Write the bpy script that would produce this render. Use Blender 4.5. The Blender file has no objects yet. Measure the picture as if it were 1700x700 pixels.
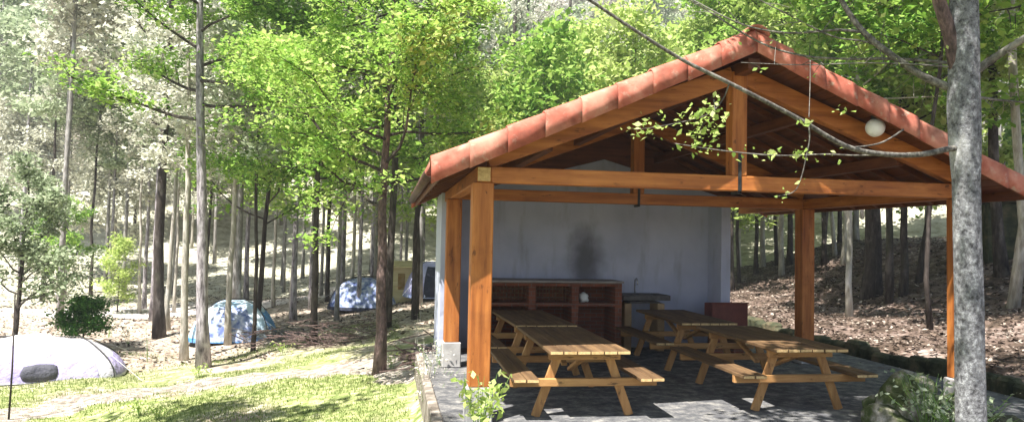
import bpy, math, random
import numpy as np
from mathutils import Vector, Matrix, Euler
R = math.radians
scn = bpy.context.scene
COL = scn.collection
rng = np.random.default_rng(7)
random.seed(7)

# ------------------------------------------------------------------ camera
F = 1200.0
CAMZ = 1.9
YAW, PITCH, ROLL = R(9.7), R(2.35), R(1.15)
cam_d = bpy.data.cameras.new('camera')
cam = bpy.data.objects.new('camera', cam_d)
COL.objects.link(cam)
cam_d.sensor_width = 36
cam_d.lens = 36 * F / 1700
cam_d.clip_end = 1500
CM = Matrix.Rotation(-YAW, 4, 'Z') @ Matrix.Rotation(R(90) + PITCH, 4, 'X') @ Matrix.Rotation(ROLL, 4, 'Z')
cam.matrix_world = Matrix.Translation((0, 0, CAMZ)) @ CM
scn.camera = cam

def ray(px, py):
    v = CM.to_3x3() @ Vector(((px - 850) / F, -(py - 350) / F, -1))
    return v
def at(px, py, D):
    """a point D metres in front of the viewer"""
    v = ray(px, py)
    return Vector((0, 0, CAMZ)) + v * D

# ------------------------------------------------------------------ terrain
def sstep(a, b, x):
    t = np.clip((x - a) / (b - a), 0, 1)
    return t * t * (3 - 2 * t)
def softp(x, k=1.0):
    return np.log1p(np.exp(np.clip(x / k, -30, 30))) * k
def gz(x, y):
    x = np.asarray(x, float); y = np.asarray(y, float)
    left = -.48 - .85 * np.clip((.4 - x) / 6.0, 0, 1) ** .85 - .012 * np.clip(-x - 5.6, 0, 30)
    w = .45 + np.clip(y - 13.6, 0, 40) * .5 + np.clip(5.5 - y, 0, 40) * .5
    t = np.clip((x - .45) / w, 0, 1)
    z = left * (1 - t) + (-.06) * t
    near = 1 - sstep(2.0, 6.5, y)
    z = z * (1 - near) + (.30 + .02 * x) * near
    bank = .33 * softp(x - 12.3, .7)
    bank = np.minimum(bank, 2.1 + .02 * np.clip(x - 18, 0, 100)) * (1 - .75 * sstep(26, 37, y))
    z = z + bank * sstep(0, 9, y)
    z = z + .27 * sstep(8.15, 8.7, x) * sstep(4.5, 7.0, y) * (1 - sstep(17, 22, y)) * (1 - .0 * y)
    r = np.sqrt(x * x + y * y)
    z = z + .50 * softp(r - 52, 4) * sstep(-20, 15, y)
    n = .06 * np.sin(x * .9 + 1.3 * np.sin(y * .5)) * np.sin(y * .8 + .7) + .03 * np.sin(x * 2.3 + y * 1.7)
    away = np.clip((np.maximum(np.maximum(.2 - x, x - 7.8), np.maximum(6 - y, y - 13.6))) / 2.0, 0, 1)
    n2 = .22 * np.sin(x * .55 + y * .21) * np.sin(y * .43 - x * .13 + 2) * np.clip((r - 16) / 14, 0, 1)
    return z + n * away + n2
def ground_hit(px, py):
    v = ray(px, py); o = Vector((0, 0, CAMZ)); t = 3.0
    while t < 400:
        p = o + v * t
        if p.z < float(gz(p.x, p.y)):
            return p
        t += .03 + t * .002
    return p
def on(x, y, dz=0):
    return Vector((x, y, float(gz(x, y)) + dz))

# ------------------------------------------------------------------ materials
def newmat(name):
    m = bpy.data.materials.new(name); m.use_nodes = True
    nt = m.node_tree; nt.nodes.clear()
    out = nt.nodes.new('ShaderNodeOutputMaterial')
    return m, nt, out
def rampnode(nt, cols):
    r = nt.nodes.new('ShaderNodeValToRGB')
    e = r.color_ramp.elements
    while len(e) < len(cols): e.new(.5)
    for i, (p, c) in enumerate(cols):
        e[i].position = p; e[i].color = (*c, 1)
    return r
def mat(name, cols, scale=(4, 4, 4), rough=.8, detail=6, bump=.3, dist=.02, coord='Object', kind='noise', bscale=None, spec=.3, metal=0, nrough=.6, objrand=0, overlay=()):
    m, nt, out = newmat(name)
    L = nt.links
    tc = nt.nodes.new('ShaderNodeTexCoord'); mp = nt.nodes.new('ShaderNodeMapping')
    mp.inputs['Scale'].default_value = scale
    L.new(tc.outputs[coord], mp.inputs[0])
    vec = mp.outputs[0]
    if objrand:
        oi = nt.nodes.new('ShaderNodeObjectInfo'); vm = nt.nodes.new('ShaderNodeVectorMath'); vm.operation = 'ADD'
        ml = nt.nodes.new('ShaderNodeMath'); ml.operation = 'MULTIPLY'; ml.inputs[1].default_value = 37
        L.new(oi.outputs['Random'], ml.inputs[0]); L.new(mp.outputs[0], vm.inputs[0]); L.new(ml.outputs[0], vm.inputs[1]); vec = vm.outputs[0]
    n = nt.nodes.new('ShaderNodeTexNoise'); n.inputs['Scale'].default_value = 1; n.inputs['Detail'].default_value = detail; n.inputs['Roughness'].default_value = nrough
    L.new(vec, n.inputs['Vector'])
    r = rampnode(nt, cols); L.new(n.outputs['Fac'], r.inputs[0])
    b = nt.nodes.new('ShaderNodeBsdfPrincipled')
    b.inputs['Roughness'].default_value = rough; b.inputs['Specular IOR Level'].default_value = spec; b.inputs['Metallic'].default_value = metal
    cur = r.outputs[0]
    for (oc, osc, lo, hi, amt) in overlay:
        m2 = nt.nodes.new('ShaderNodeMapping'); m2.inputs['Scale'].default_value = osc; L.new(vec if objrand and False else tc.outputs[coord], m2.inputs[0])
        v2 = m2.outputs[0]
        if objrand:
            va = nt.nodes.new('ShaderNodeVectorMath'); va.operation = 'ADD'; L.new(m2.outputs[0], va.inputs[0]); L.new(ml.outputs[0], va.inputs[1]); v2 = va.outputs[0]
        n2 = nt.nodes.new('ShaderNodeTexNoise'); n2.inputs['Scale'].default_value = 1; n2.inputs['Detail'].default_value = 6; n2.inputs['Roughness'].default_value = .6; L.new(v2, n2.inputs['Vector'])
        q2 = nt.nodes.new('ShaderNodeMapRange'); q2.inputs[1].default_value = lo; q2.inputs[2].default_value = hi; q2.inputs[4].default_value = amt; L.new(n2.outputs['Fac'], q2.inputs[0])
        x2 = nt.nodes.new('ShaderNodeMix'); x2.data_type = 'RGBA'; x2.inputs[7].default_value = (*oc, 1)
        L.new(q2.outputs[0], x2.inputs[0]); L.new(cur, x2.inputs[6]); cur = x2.outputs[2]
    L.new(cur, b.inputs['Base Color'])
    if bump:
        bp = nt.nodes.new('ShaderNodeBump'); bp.inputs['Strength'].default_value = bump; bp.inputs['Distance'].default_value = dist
        L.new(n.outputs['Fac'], bp.inputs['Height']); L.new(bp.outputs[0], b.inputs['Normal'])
    L.new(b.outputs[0], out.inputs[0])
    m['n'] = 1
    return m
def leafmat(name, cols, trans=.45, rough=.6):
    m, nt, out = newmat(name); L = nt.links
    a = nt.nodes.new('ShaderNodeAttribute'); a.attribute_name = 'rnd'
    oi = nt.nodes.new('ShaderNodeObjectInfo')
    ad = nt.nodes.new('ShaderNodeMath'); ad.operation = 'MULTIPLY_ADD'; ad.inputs[1].default_value = .24; 
    L.new(oi.outputs['Random'], ad.inputs[0]); 
    sb = nt.nodes.new('ShaderNodeMath'); sb.operation = 'SUBTRACT'; sb.inputs[1].default_value = .12
    L.new(a.outputs['Fac'], ad.inputs[2]); L.new(ad.outputs[0], sb.inputs[0])
    r = rampnode(nt, cols); L.new(sb.outputs[0], r.inputs[0])
    d = nt.nodes.new('ShaderNodeBsdfPrincipled'); d.inputs['Roughness'].default_value = rough; d.inputs['Specular IOR Level'].default_value = .25
    t = nt.nodes.new('ShaderNodeBsdfTranslucent')
    L.new(r.outputs[0], d.inputs['Base Color']); L.new(r.outputs[0], t.inputs[0])
    mx = nt.nodes.new('ShaderNodeMixShader'); mx.inputs[0].default_value = trans
    L.new(d.outputs[0], mx.inputs[1]); L.new(t.outputs[0], mx.inputs[2]); L.new(mx.outputs[0], out.inputs[0])
    return m
def mosaic(name, cols, scale, rough=.9, bump=.5, dist=.02, c2=None, s2=.35, th=(.45, .6), vor=True):
    """two-scale ground: fine speckle blended between two palettes by a broad noise"""
    m, nt, out = newmat(name); L = nt.links
    tc = nt.nodes.new('ShaderNodeTexCoord')
    v = nt.nodes.new('ShaderNodeTexVoronoi'); v.inputs['Scale'].default_value = scale; v.inputs['Randomness'].default_value = 1
    L.new(tc.outputs['Object'], v.inputs['Vector'])
    sp = nt.nodes.new('ShaderNodeSeparateColor'); L.new(v.outputs['Color'], sp.inputs[0])
    n = nt.nodes.new('ShaderNodeTexNoise'); n.inputs['Scale'].default_value = scale * .35; n.inputs['Detail'].default_value = 8; n.inputs['Roughness'].default_value = .7
    L.new(tc.outputs['Object'], n.inputs['Vector'])
    mm = nt.nodes.new('ShaderNodeMath'); mm.operation = 'MULTIPLY_ADD'; mm.inputs[1].default_value = .45
    mm2 = nt.nodes.new('ShaderNodeMath'); mm2.operation = 'MULTIPLY_ADD'; mm2.inputs[1].default_value = 1.4; mm2.inputs[2].default_value = -.42
    L.new(n.outputs['Fac'], mm2.inputs[0]); L.new(sp.outputs[0], mm.inputs[0]); L.new(mm2.outputs[0], mm.inputs[2])
    r = rampnode(nt, cols); L.new(mm.outputs[0], r.inputs[0])
    colr = r.outputs[0]
    if c2:
        r2 = rampnode(nt, c2); L.new(mm.outputs[0], r2.inputs[0])
        b = nt.nodes.new('ShaderNodeTexNoise'); b.inputs['Scale'].default_value = s2; b.inputs['Detail'].default_value = 5
        L.new(tc.outputs['Object'], b.inputs['Vector'])
        mr = nt.nodes.new('ShaderNodeMapRange'); mr.inputs[1].default_value = th[0]; mr.inputs[2].default_value = th[1]
        L.new(b.outputs['Fac'], mr.inputs[0])
        mx = nt.nodes.new('ShaderNodeMix'); mx.data_type = 'RGBA'
        L.new(mr.outputs[0], mx.inputs[0]); L.new(r.outputs[0], mx.inputs[6]); L.new(r2.outputs[0], mx.inputs[7]); colr = mx.outputs[2]
    bs = nt.nodes.new('ShaderNodeBsdfPrincipled'); bs.inputs['Roughness'].default_value = rough; bs.inputs['Specular IOR Level'].default_value = .15
    L.new(colr, bs.inputs['Base Color'])
    bp = nt.nodes.new('ShaderNodeBump'); bp.inputs['Strength'].default_value = bump; bp.inputs['Distance'].default_value = dist
    L.new(mm.outputs[0], bp.inputs['Height']); L.new(bp.outputs[0], bs.inputs['Normal'])
    L.new(bs.outputs[0], out.inputs[0])
    return m, nt, mx if c2 else None, bs, colr

wcols = lambda a, b, c: [(.3, a), (.5, b), (.72, c)]
def woodmat(name, axis, a, b, c, rough=.55):
    s = [14, 14, 14]; s[axis] = .9
    k = [16, 16, 16]; k[axis] = 5
    f = [5, 5, 5]; f[axis] = 1.2
    dk = tuple(q * .35 for q in a); gr = tuple(.55 * q + .45 * .16 for q in b); lt = tuple(min(1, q * 1.25) for q in c)
    return mat(name, wcols(a, b, c), tuple(s), rough, 8, .35, .012, objrand=1, overlay=[(lt, tuple(f), .52, .70, .55), (gr, tuple(f[::1]), .30, .42, .0), (dk, tuple(k), .62, .70, .9), (dk, (2.2, 2.2, 2.2), .56, .75, .45)])
OR = ((.20, .058, .014), (.35, .115, .027), (.50, .195, .052))
WX = woodmat('stained_wood_x', 0, *OR); WY = woodmat('stained_wood_y', 1, *OR); WZ = woodmat('stained_wood_z', 2, *OR)
DK = ((.07, .024, .012), (.12, .04, .018), (.18, .062, .026))
WD = woodmat('dark_boards', 0, *DK); WDY = woodmat('dark_beam', 1, *DK); WDX = woodmat('dark_beam_across', 0, *DK)
TB = ((.06, .033, .017), (.12, .07, .034), (.20, .12, .058))
WT = woodmat('weathered_table_wood', 1, *TB, rough=.7)
TE = ((.23, .11, .038), (.37, .19, .07), (.50, .29, .115))
WTX = woodmat('yellow_leg_wood', 2, *TE, rough=.6); WTB = woodmat('yellow_rail_wood', 0, *TE, rough=.6)
TILE = mat('terracotta', [(.27, (.18, .05, .035)), (.42, (.33, .09, .06)), (.56, (.46, .15, .105)), (.72, (.55, .25, .19))], (3.2, 3.2, 3.2), .85, 9, .4, .012, objrand=1, overlay=[((.42, .36, .28), (11, 11, 11), .56, .70, .6), ((.07, .035, .025), (4, 4, 4), .55, .72, .6), ((.58, .30, .22), (1.3, 1.3, 1.3), .5, .62, .5)])
WEND = mat('end_grain_lit_edge', [(.35, (.42, .27, .12)), (.6, (.62, .44, .22))], (30, 30, 30), .8, 6, .2)  # pale end grain; on the tables it also stands for sunlit near edges
PLASTER = None
CONC = mat('concrete', [(.3, (.28, .27, .25)), (.55, (.42, .41, .39)), (.75, (.55, .54, .52))], (3, 3, 3), .9, 10, .3, .02)
PLINTH = mat('pale_concrete', [(.3, (.28, .27, .26)), (.6, (.42, .41, .40))], (6, 6, 6), .9, 10, .3, .01)
BLACKM = mat('black_iron', [(.4, (.012, .012, .012)), (.6, (.03, .03, .03))], (9, 9, 9), .5, 4, .1)
BRICKR = None
STEEL = mat('steel', [(.4, (.45, .45, .46)), (.6, (.6, .6, .6))], (9, 9, 9), .3, 3, .05, metal=.9)
WHITEG = mat('white_globe', [(.4, (.75, .75, .73)), (.6, (.82, .82, .8))], (6, 6, 6), .35, 3, 0)

def brickmat(name, c1, c2, mortar, sc=1, bw=.22, rh=.07, vert=True):
    m, nt, out = newmat(name); L = nt.links
    tc = nt.nodes.new('ShaderNodeTexCoord'); mp = nt.nodes.new('ShaderNodeMapping')
    if vert: mp.inputs['Rotation'].default_value = (R(90), 0, 0)
    L.new(tc.outputs['Object'], mp.inputs[0])
    b = nt.nodes.new('ShaderNodeTexBrick'); b.inputs['Scale'].default_value = sc
    b.inputs['Brick Width'].default_value = bw; b.inputs['Row Height'].default_value = rh; b.inputs['Mortar Size'].default_value = .006
    b.inputs['Color1'].default_value = (*c1, 1); b.inputs['Color2'].default_value = (*c2, 1); b.inputs['Mortar'].default_value = (*mortar, 1)
    L.new(mp.outputs[0], b.inputs[0])
    p = nt.nodes.new('ShaderNodeBsdfPrincipled'); p.inputs['Roughness'].default_value = .9
    n = nt.nodes.new('ShaderNodeTexNoise'); n.inputs['Scale'].default_value = 7; n.inputs['Detail'].default_value = 8
    mx = nt.nodes.new('ShaderNodeMix'); mx.data_type = 'RGBA'; mx.blend_type = 'MULTIPLY'; mx.inputs[0].default_value = .6
    L.new(tc.outputs['Object'], n.inputs[0]); L.new(b.outputs[0], mx.inputs[6]); L.new(n.outputs['Fac'], mx.inputs[7])
    L.new(mx.outputs[2], p.inputs['Base Color'])
    bp = nt.nodes.new('ShaderNodeBump'); bp.inputs['Strength'].default_value = .4; bp.inputs['Distance'].default_value = .01
    L.new(b.outputs['Fac'], bp.inputs['Height']); bp.invert = True; L.new(bp.outputs[0], p.inputs['Normal'])
    L.new(p.outputs[0], out.inputs[0]); return m
BRICKR = brickmat('red_brick', (.30, .085, .04), (.20, .055, .03), (.20, .15, .12))

# plaster with a soot stain above the barbecue
def plaster():
    m, nt, out = newmat('painted_plaster'); L = nt.links
    tc = nt.nodes.new('ShaderNodeTexCoord')
    n = nt.nodes.new('ShaderNodeTexNoise'); n.inputs['Scale'].default_value = 1.6; n.inputs['Detail'].default_value = 9
    L.new(tc.outputs['Object'], n.inputs[0])
    r = rampnode(nt, [(.3, (.38, .40, .52)), (.55, (.45, .47, .60)), (.75, (.50, .52, .65))]); L.new(n.outputs['Fac'], r.inputs[0])
    # stain
    mp = nt.nodes.new('ShaderNodeMapping'); mp.vector_type = 'TEXTURE'
    mp.inputs['Location'].default_value = (SOOT_X, 0, 1.55); mp.inputs['Scale'].default_value = (.50, 1, 1.0)
    L.new(tc.outputs['Object'], mp.inputs[0])
    sx = nt.nodes.new('ShaderNodeSeparateXYZ'); L.new(mp.outputs[0], sx.inputs[0])
    cx = nt.nodes.new('ShaderNodeCombineXYZ'); L.new(sx.outputs[0], cx.inputs[0]); L.new(sx.outputs[2], cx.inputs[2])
    ln = nt.nodes.new('ShaderNodeVectorMath'); ln.operation = 'LENGTH'; L.new(cx.outputs[0], ln.inputs[0])
    ns = nt.nodes.new('ShaderNodeTexNoise'); ns.inputs['Scale'].default_value = 5; ns.inputs['Detail'].default_value = 5; L.new(tc.outputs['Object'], ns.inputs[0])
    ad = nt.nodes.new('ShaderNodeMath'); ad.operation = 'MULTIPLY_ADD'; ad.inputs[1].default_value = .5; L.new(ns.outputs['Fac'], ad.inputs[0]); L.new(ln.outputs['Value'], ad.inputs[2])
    mr = nt.nodes.new('ShaderNodeMapRange'); mr.inputs[1].default_value = .35; mr.inputs[2].default_value = 1.2; mr.inputs[3].default_value = .74; mr.inputs[4].default_value = 0
    mr.interpolation_type = 'SMOOTHSTEP'
    L.new(ad.outputs[0], mr.inputs[0])
    mst = nt.nodes.new('ShaderNodeMapping'); mst.inputs['Scale'].default_value = (4.5, 4.5, .9); L.new(tc.outputs['Object'], mst.inputs[0])
    nst = nt.nodes.new('ShaderNodeTexNoise'); nst.inputs['Scale'].default_value = 1; nst.inputs['Detail'].default_value = 7; nst.inputs['Roughness'].default_value = .65; L.new(mst.outputs[0], nst.inputs[0])
    qst = nt.nodes.new('ShaderNodeMapRange'); qst.inputs[1].default_value = .54; qst.inputs[2].default_value = .75; qst.inputs[4].default_value = .55; L.new(nst.outputs['Fac'], qst.inputs[0])
    xst = nt.nodes.new('ShaderNodeMix'); xst.data_type = 'RGBA'; xst.inputs[7].default_value = (.24, .24, .27, 1)
    L.new(qst.outputs[0], xst.inputs[0]); L.new(r.outputs[0], xst.inputs[6])
    mx = nt.nodes.new('ShaderNodeMix'); mx.data_type = 'RGBA'; mx.inputs[7].default_value = (.05, .045, .04, 1)
    L.new(mr.outputs[0], mx.inputs[0]); L.new(xst.outputs[2], mx.inputs[6])
    p = nt.nodes.new('ShaderNodeBsdfPrincipled'); p.inputs['Roughness'].default_value = .9; p.inputs['Specular IOR Level'].default_value = .2
    L.new(mx.outputs[2], p.inputs['Base Color'])
    bp = nt.nodes.new('ShaderNodeBump'); bp.inputs['Strength'].default_value = .6; bp.inputs['Distance'].default_value = .03
    L.new(ns.outputs['Fac'], bp.inputs['Height']); L.new(bp.outputs[0], p.inputs['Normal'])
    L.new(p.outputs[0], out.inputs[0]); return m
SOOT_X = 3.55
PLASTER = plaster()

# bark
def bark(name, cols, sx=14, sz=3, b=.8): 
    return mat(name, cols, (sx, sx, sz), .95, 9, b, .05, nrough=.7, objrand=1, overlay=[(tuple(min(.6, q * 1.5 + .03) for q in cols[-1][1]), (3, 3, 1.6), .55, .68, .5), ((.05, .06, .03), (2, 2, 1), .56, .7, .5)])
BK_PINE = bark('pine_bark', [(.36, (.07, .06, .065)), (.48, (.24, .215, .23)), (.60, (.46, .42, .45))])
BK_DARK = bark('dark_bark', [(.35, (.020, .016, .014)), (.55, (.06, .048, .042)), (.75, (.13, .11, .10))])
BK_MID = bark('grey_brown_bark', [(.3, (.11, .10, .095)), (.5, (.25, .235, .22)), (.7, (.42, .40, .38))])
BK_PALE = bark('pale_bark', [(.3, (.20, .18, .15)), (.5, (.40, .37, .32)), (.7, (.6, .57, .52))])
BK_GREY = bark('lichened_bark', [(.36, (.045, .045, .05)), (.45, (.13, .13, .14)), (.56, (.22, .225, .24)), (.66, (.42, .43, .45))], 30, 24, .6)
BK_BRANCH = bark('branch_bark', [(.36, (.04, .036, .033)), (.5, (.11, .10, .09)), (.64, (.24, .23, .20))], 30, 20, .4)
BK_RED = bark('reddish_bark', [(.36, (.05, .035, .035)), (.5, (.12, .08, .075)), (.64, (.22, .15, .14))], 22, 8, .6)
# leaves
LF_GREEN = leafmat('spring_leaves', [(0, (.08, .19, .03)), (.35, (.21, .38, .06)), (.7, (.36, .53, .11)), (1, (.58, .68, .26))], .5)
LF_YEL = leafmat('yellow_green_leaves', [(0, (.24, .36, .08)), (.5, (.42, .54, .14)), (1, (.64, .70, .32))], .5)
LF_DARK = leafmat('dark_leaves', [(0, (.03, .09, .02)), (.5, (.07, .19, .035)), (1, (.16, .32, .07))], .4)
LF_PALE = leafmat('pale_buds', [(0, (.22, .22, .17)), (.3, (.46, .46, .37)), (.6, (.62, .62, .52)), (1, (.78, .79, .68))], .35)
LF_PINK = leafmat('dry_twig_tips', [(0, (.24, .22, .19)), (.4, (.52, .48, .42)), (1, (.76, .72, .65))], .3)
LF_MID = leafmat('grey_green_leaves', [(0, (.12, .16, .08)), (.4, (.30, .37, .22)), (1, (.58, .64, .46))], .4)
LITTER = leafmat('leaf_litter', [(0, (.02, .013, .009)), (.4, (.075, .052, .038)), (.75, (.19, .14, .11)), (1, (.50, .43, .37))], .1, .8)
GRASSB = leafmat('grass_blades', [(0, (.05, .10, .02)), (.5, (.18, .24, .06)), (1, (.42, .44, .20))], .35)

# ------------------------------------------------------------------ object helpers
def tag(o, label=None, cat=None, group=None, kind=None):
    if label: o['label'] = label
    if cat: o['category'] = cat
    if group: o['group'] = group
    if kind: o['kind'] = kind
    return o
def thing(name, label, cat, loc=(0, 0, 0), rz=0, group=None):
    o = bpy.data.objects.new(name, None); COL.objects.link(o); o.empty_display_size = .1
    o.location = loc; o.rotation_euler = (0, 0, rz)
    return tag(o, label, cat, group)
def link(name, me, m, parent=None, smooth=False):
    o = bpy.data.objects.new(name, me); COL.objects.link(o)
    if m and not me.materials: me.materials.append(m)
    if parent: o.parent = parent
    if smooth:
        me.polygons.foreach_set('use_smooth', [True] * len(me.polygons))
    return o
def endgrain_lit_edge(o, m):
    me = o.data; me.materials.append(m)
    for p in me.polygons:
        if abs(p.normal.y) > .9: p.material_index = 1
    return o
class MB:
    def __init__(s): s.v = []; s.f = []
    def add(s, vs, fs):
        b = len(s.v); s.v += [tuple(v) for v in vs]; s.f += [tuple(i + b for i in f) for f in fs]; return s
    def box(s, lo, hi, M=None, ch=.006):
        x0, y0, z0 = lo; x1, y1, z1 = hi
        c = min(ch, (x1 - x0) / 3, (y1 - y0) / 3, (z1 - z0) / 3)
        import itertools
        vs = []; idx = {}
        for sx in (0, 1):
            for sy in (0, 1):
                for sz in (0, 1):
                    X = (x0, x1)[sx]; Y = (y0, y1)[sy]; Z = (z0, z1)[sz]
                    dx, dy, dz = (c, -c)[sx], (c, -c)[sy], (c, -c)[sz]
                    idx[sx, sy, sz, 0] = len(vs); vs.append(Vector((X, Y + dy, Z + dz)))
                    idx[sx, sy, sz, 1] = len(vs); vs.append(Vector((X + dx, Y, Z + dz)))
                    idx[sx, sy, sz, 2] = len(vs); vs.append(Vector((X + dx, Y + dy, Z)))
        fs = []
        cyc = [(0, 0), (1, 0), (1, 1), (0, 1)]
        for sd in (0, 1):
            a = [idx[sd, p, q, 0] for p, q in cyc]; fs.append(a if sd else a[::-1])
            a = [idx[p, sd, q, 1] for p, q in cyc]; fs.append(a[::-1] if sd else a)
            a = [idx[p, q, sd, 2] for p, q in cyc]; fs.append(a if sd else a[::-1])
        for p in (0, 1):
            for q in (0, 1):
                fs.append([idx[0, p, q, 1], idx[1, p, q, 1], idx[1, p, q, 2], idx[0, p, q, 2]] if p != q else [idx[0, p, q, 2], idx[1, p, q, 2], idx[1, p, q, 1], idx[0, p, q, 1]])
                fs.append([idx[p, 0, q, 0], idx[p, 1, q, 0], idx[p, 1, q, 2], idx[p, 0, q, 2]])
                fs.append([idx[p, q, 0, 0], idx[p, q, 1, 0], idx[p, q, 1, 1], idx[p, q, 0, 1]])
                for k in (0, 1):
                    pass
        for p in (0, 1):
            for q in (0, 1):
                for k in (0, 1):
                    fs.append([idx[p, q, k, 0], idx[p, q, k, 1], idx[p, q, k, 2]])
        if M is not None: vs = [M @ v for v in vs]
        return s.add(vs, fs)
    def beam(s, a, b, w, h, up=(0, 0, 1)):
        """bar from a to b; w across, h along up"""
        a, b = Vector(a), Vector(b); d = (b - a); Ln = d.length; d.normalize()
        u = Vector(up); sd = d.cross(u).normalized(); u = sd.cross(d).normalized()
        M = Matrix(((sd.x, d.x, u.x, a.x), (sd.y, d.y, u.y, a.y), (sd.z, d.z, u.z, a.z), (0, 0, 0, 1)))
        return s.box((-w / 2, 0, -h / 2), (w / 2, Ln, h / 2), M)
    def tube(s, pts, rad, n=8, cap=True):
        pts = [Vector(p) for p in pts]
        if not hasattr(rad, '__len__'): rad = [rad] * len(pts)
        up = Vector((0, 0, 1)); prev = None; b = len(s.v)
        for i, p in enumerate(pts):
            d = (pts[min(i + 1, len(pts) - 1)] - pts[max(i - 1, 0)]).normalized()
            if prev is None:
                a = d.orthogonal().normalized()
            else:
                a = (prev - d * prev.dot(d)).normalized()
            prev = a; c = d.cross(a)
            for k in range(n):
                t = 2 * math.pi * k / n
                s.v.append(tuple(p + (a * math.cos(t) + c * math.sin(t)) * rad[i]))
        for i in range(len(pts) - 1):
            for k in range(n):
                k2 = (k + 1) % n
                s.f.append((b + i * n + k, b + i * n + k2, b + (i + 1) * n + k2, b + (i + 1) * n + k))
        if cap:
            s.f.append(tuple(b + k for k in range(n))[::-1]); e = b + (len(pts) - 1) * n
            s.f.append(tuple(e + k for k in range(n)))
        return s
    def build(s, name, m, parent=None, smooth=False):
        me = bpy.data.meshes.new(name); me.from_pydata(s.v, [], s.f)
        import bmesh
        bm = bmesh.new(); bm.from_mesh(me); bmesh.ops.recalc_face_normals(bm, faces=bm.faces); bm.to_mesh(me); bm.free()
        return link(name, me, m, parent, smooth)
def leafmesh(name, C, S, flat=0, asp=.55, seed=0, bend=.25, rnd=None):
    """one small folded diamond per centre"""
    g = np.random.default_rng(seed); n = len(C)
    nr = g.normal(size=(n, 3)); nr[:, 2] += flat * np.sign(nr[:, 2] + 1e-6) * 1.2 if flat else 0
    nr /= np.linalg.norm(nr, axis=1)[:, None]
    a = np.cross(nr, g.normal(size=(n, 3))); a /= np.linalg.norm(a, axis=1)[:, None]
    b = np.cross(nr, a); s = (np.asarray(S) * g.choice([.45, .7, .9, 1.15, 1.5], n) * g.uniform(.85, 1.15, n))[:, None]
    V = np.empty((n, 4, 3))
    V[:, 0] = C - a * s * .5; V[:, 2] = C + a * s * .5 + nr * s * bend * .3
    V[:, 1] = C + b * s * asp * .5 + nr * s * bend * .5; V[:, 3] = C - b * s * asp * .5 + nr * s * bend * .5
    me = bpy.data.meshes.new(name)
    me.vertices.add(n * 4); me.vertices.foreach_set('co', V.ravel())
    me.loops.add(n * 4); me.loops.foreach_set('vertex_index', np.arange(n * 4, dtype=np.int32))
    me.polygons.add(n); me.polygons.foreach_set('loop_start', np.arange(0, n * 4, 4, dtype=np.int32))
    at_ = me.attributes.new('rnd', 'FLOAT', 'FACE')
    rv = g.random(n) if rnd is None else np.clip(rnd + g.normal(size=n) * .16, 0, 1)
    at_.data.foreach_set('value', rv.astype(np.float32))
    me.update(calc_edges=True)
    return me

# ------------------------------------------------------------------ trees
def grow(seed, h, r0, fb, nb, spread, sub=5, up=.35, wob=.03, tap=.25, prof=None, lean=(0, 0), sub2=3, droop=0, trunk_top=1.0):
    """returns trunk tube builder, branch tube builder, twig anchor points"""
    g = random.Random(seed)
    T = MB(); B = MB(); anc = []
    n = 12; pts = []; rad = []
    ox = oy = 0
    for i in range(n + 1):
        t = i / n
        ox += g.gauss(0, wob) * h / n * 1.6; oy += g.gauss(0, wob) * h / n * 1.6
        pts.append(Vector((ox + lean[0] * t * h, oy + lean[1] * t * h, t * h)))
        rad.append(r0 * ((1 - t) * (1 - tap) + tap) * (1 + .35 * math.exp(-t * h / .25)))
    pts[0].z = -.15
    T.tube(pts, rad, 12)
    def tp(t):
        i = min(int(t * n), n - 1); f = t * n - i
        return pts[i].lerp(pts[i + 1], f), rad[i] * (1 - f) + rad[i + 1] * f
    az = g.random() * 6
    for k in range(nb):
        t = fb + (trunk_top - fb) * (k + g.random() * .8) / nb
        t = min(t, .99)
        p, r = tp(t); az += 2.4 + g.gauss(0, .35)
        q = (t - fb) / (1 - fb)
        pf = prof(q) if prof else (math.sin(math.pi * (q * .8 + .15)) ** .7)
        Ln = spread * max(pf, .12) * g.uniform(.75, 1.15)
        d = Vector((math.cos(az), math.sin(az), up + g.gauss(0, .15))).normalized()
        bp = [p]; m = 6; dd = d.copy()
        for i in range(m):
            dd = (dd + Vector((g.gauss(0, .16), g.gauss(0, .16), g.gauss(0, .12) + .05 - droop * .12))).normalized()
            bp.append(bp[-1] + dd * Ln / m)
        br = min(r * .5, .018 + Ln * .014)
        B.tube(bp, [br * (1 - .8 * i / m) for i in range(m + 1)], 5)
        for j in range(sub):
            u = .25 + .75 * (j + g.random()) / sub; i = min(int(u * m), m - 1)
            s0 = bp[i].lerp(bp[i + 1], u * m - i)
            sd = (bp[i + 1] - bp[i]).normalized() + Vector((g.gauss(0, .7), g.gauss(0, .7), g.gauss(.1, .4) - droop * .4))
            sd.normalize(); sl = Ln * g.uniform(.22, .42) * (1.15 - u * .5)
            sp = [s0]
            for i2 in range(3):
                sd = (sd + Vector((g.gauss(0, .2), g.gauss(0, .2), g.gauss(0, .15)))).normalized(); sp.append(sp[-1] + sd * sl / 3)
            B.tube(sp, [br * .35, br * .28, br * .2, br * .08], 3, False)
            anc += [(sp[1], .6), (sp[2], 1), (sp[3], 1)]
            for j2 in range(sub2):
                e = sp[g.randint(1, 3)]; dv = Vector((g.gauss(0, 1), g.gauss(0, 1), g.gauss(.1, .6))).normalized() * sl * g.uniform(.3, .6)
                B.tube([e, e + dv * .5 + Vector((0, 0, .02)), e + dv], [br * .14, br * .10, br * .04], 3, False)
                anc += [(e + dv, 1), (e + dv * .5, .7)]
        anc.append((bp[-1], 1))
    return T, B, anc
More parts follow.
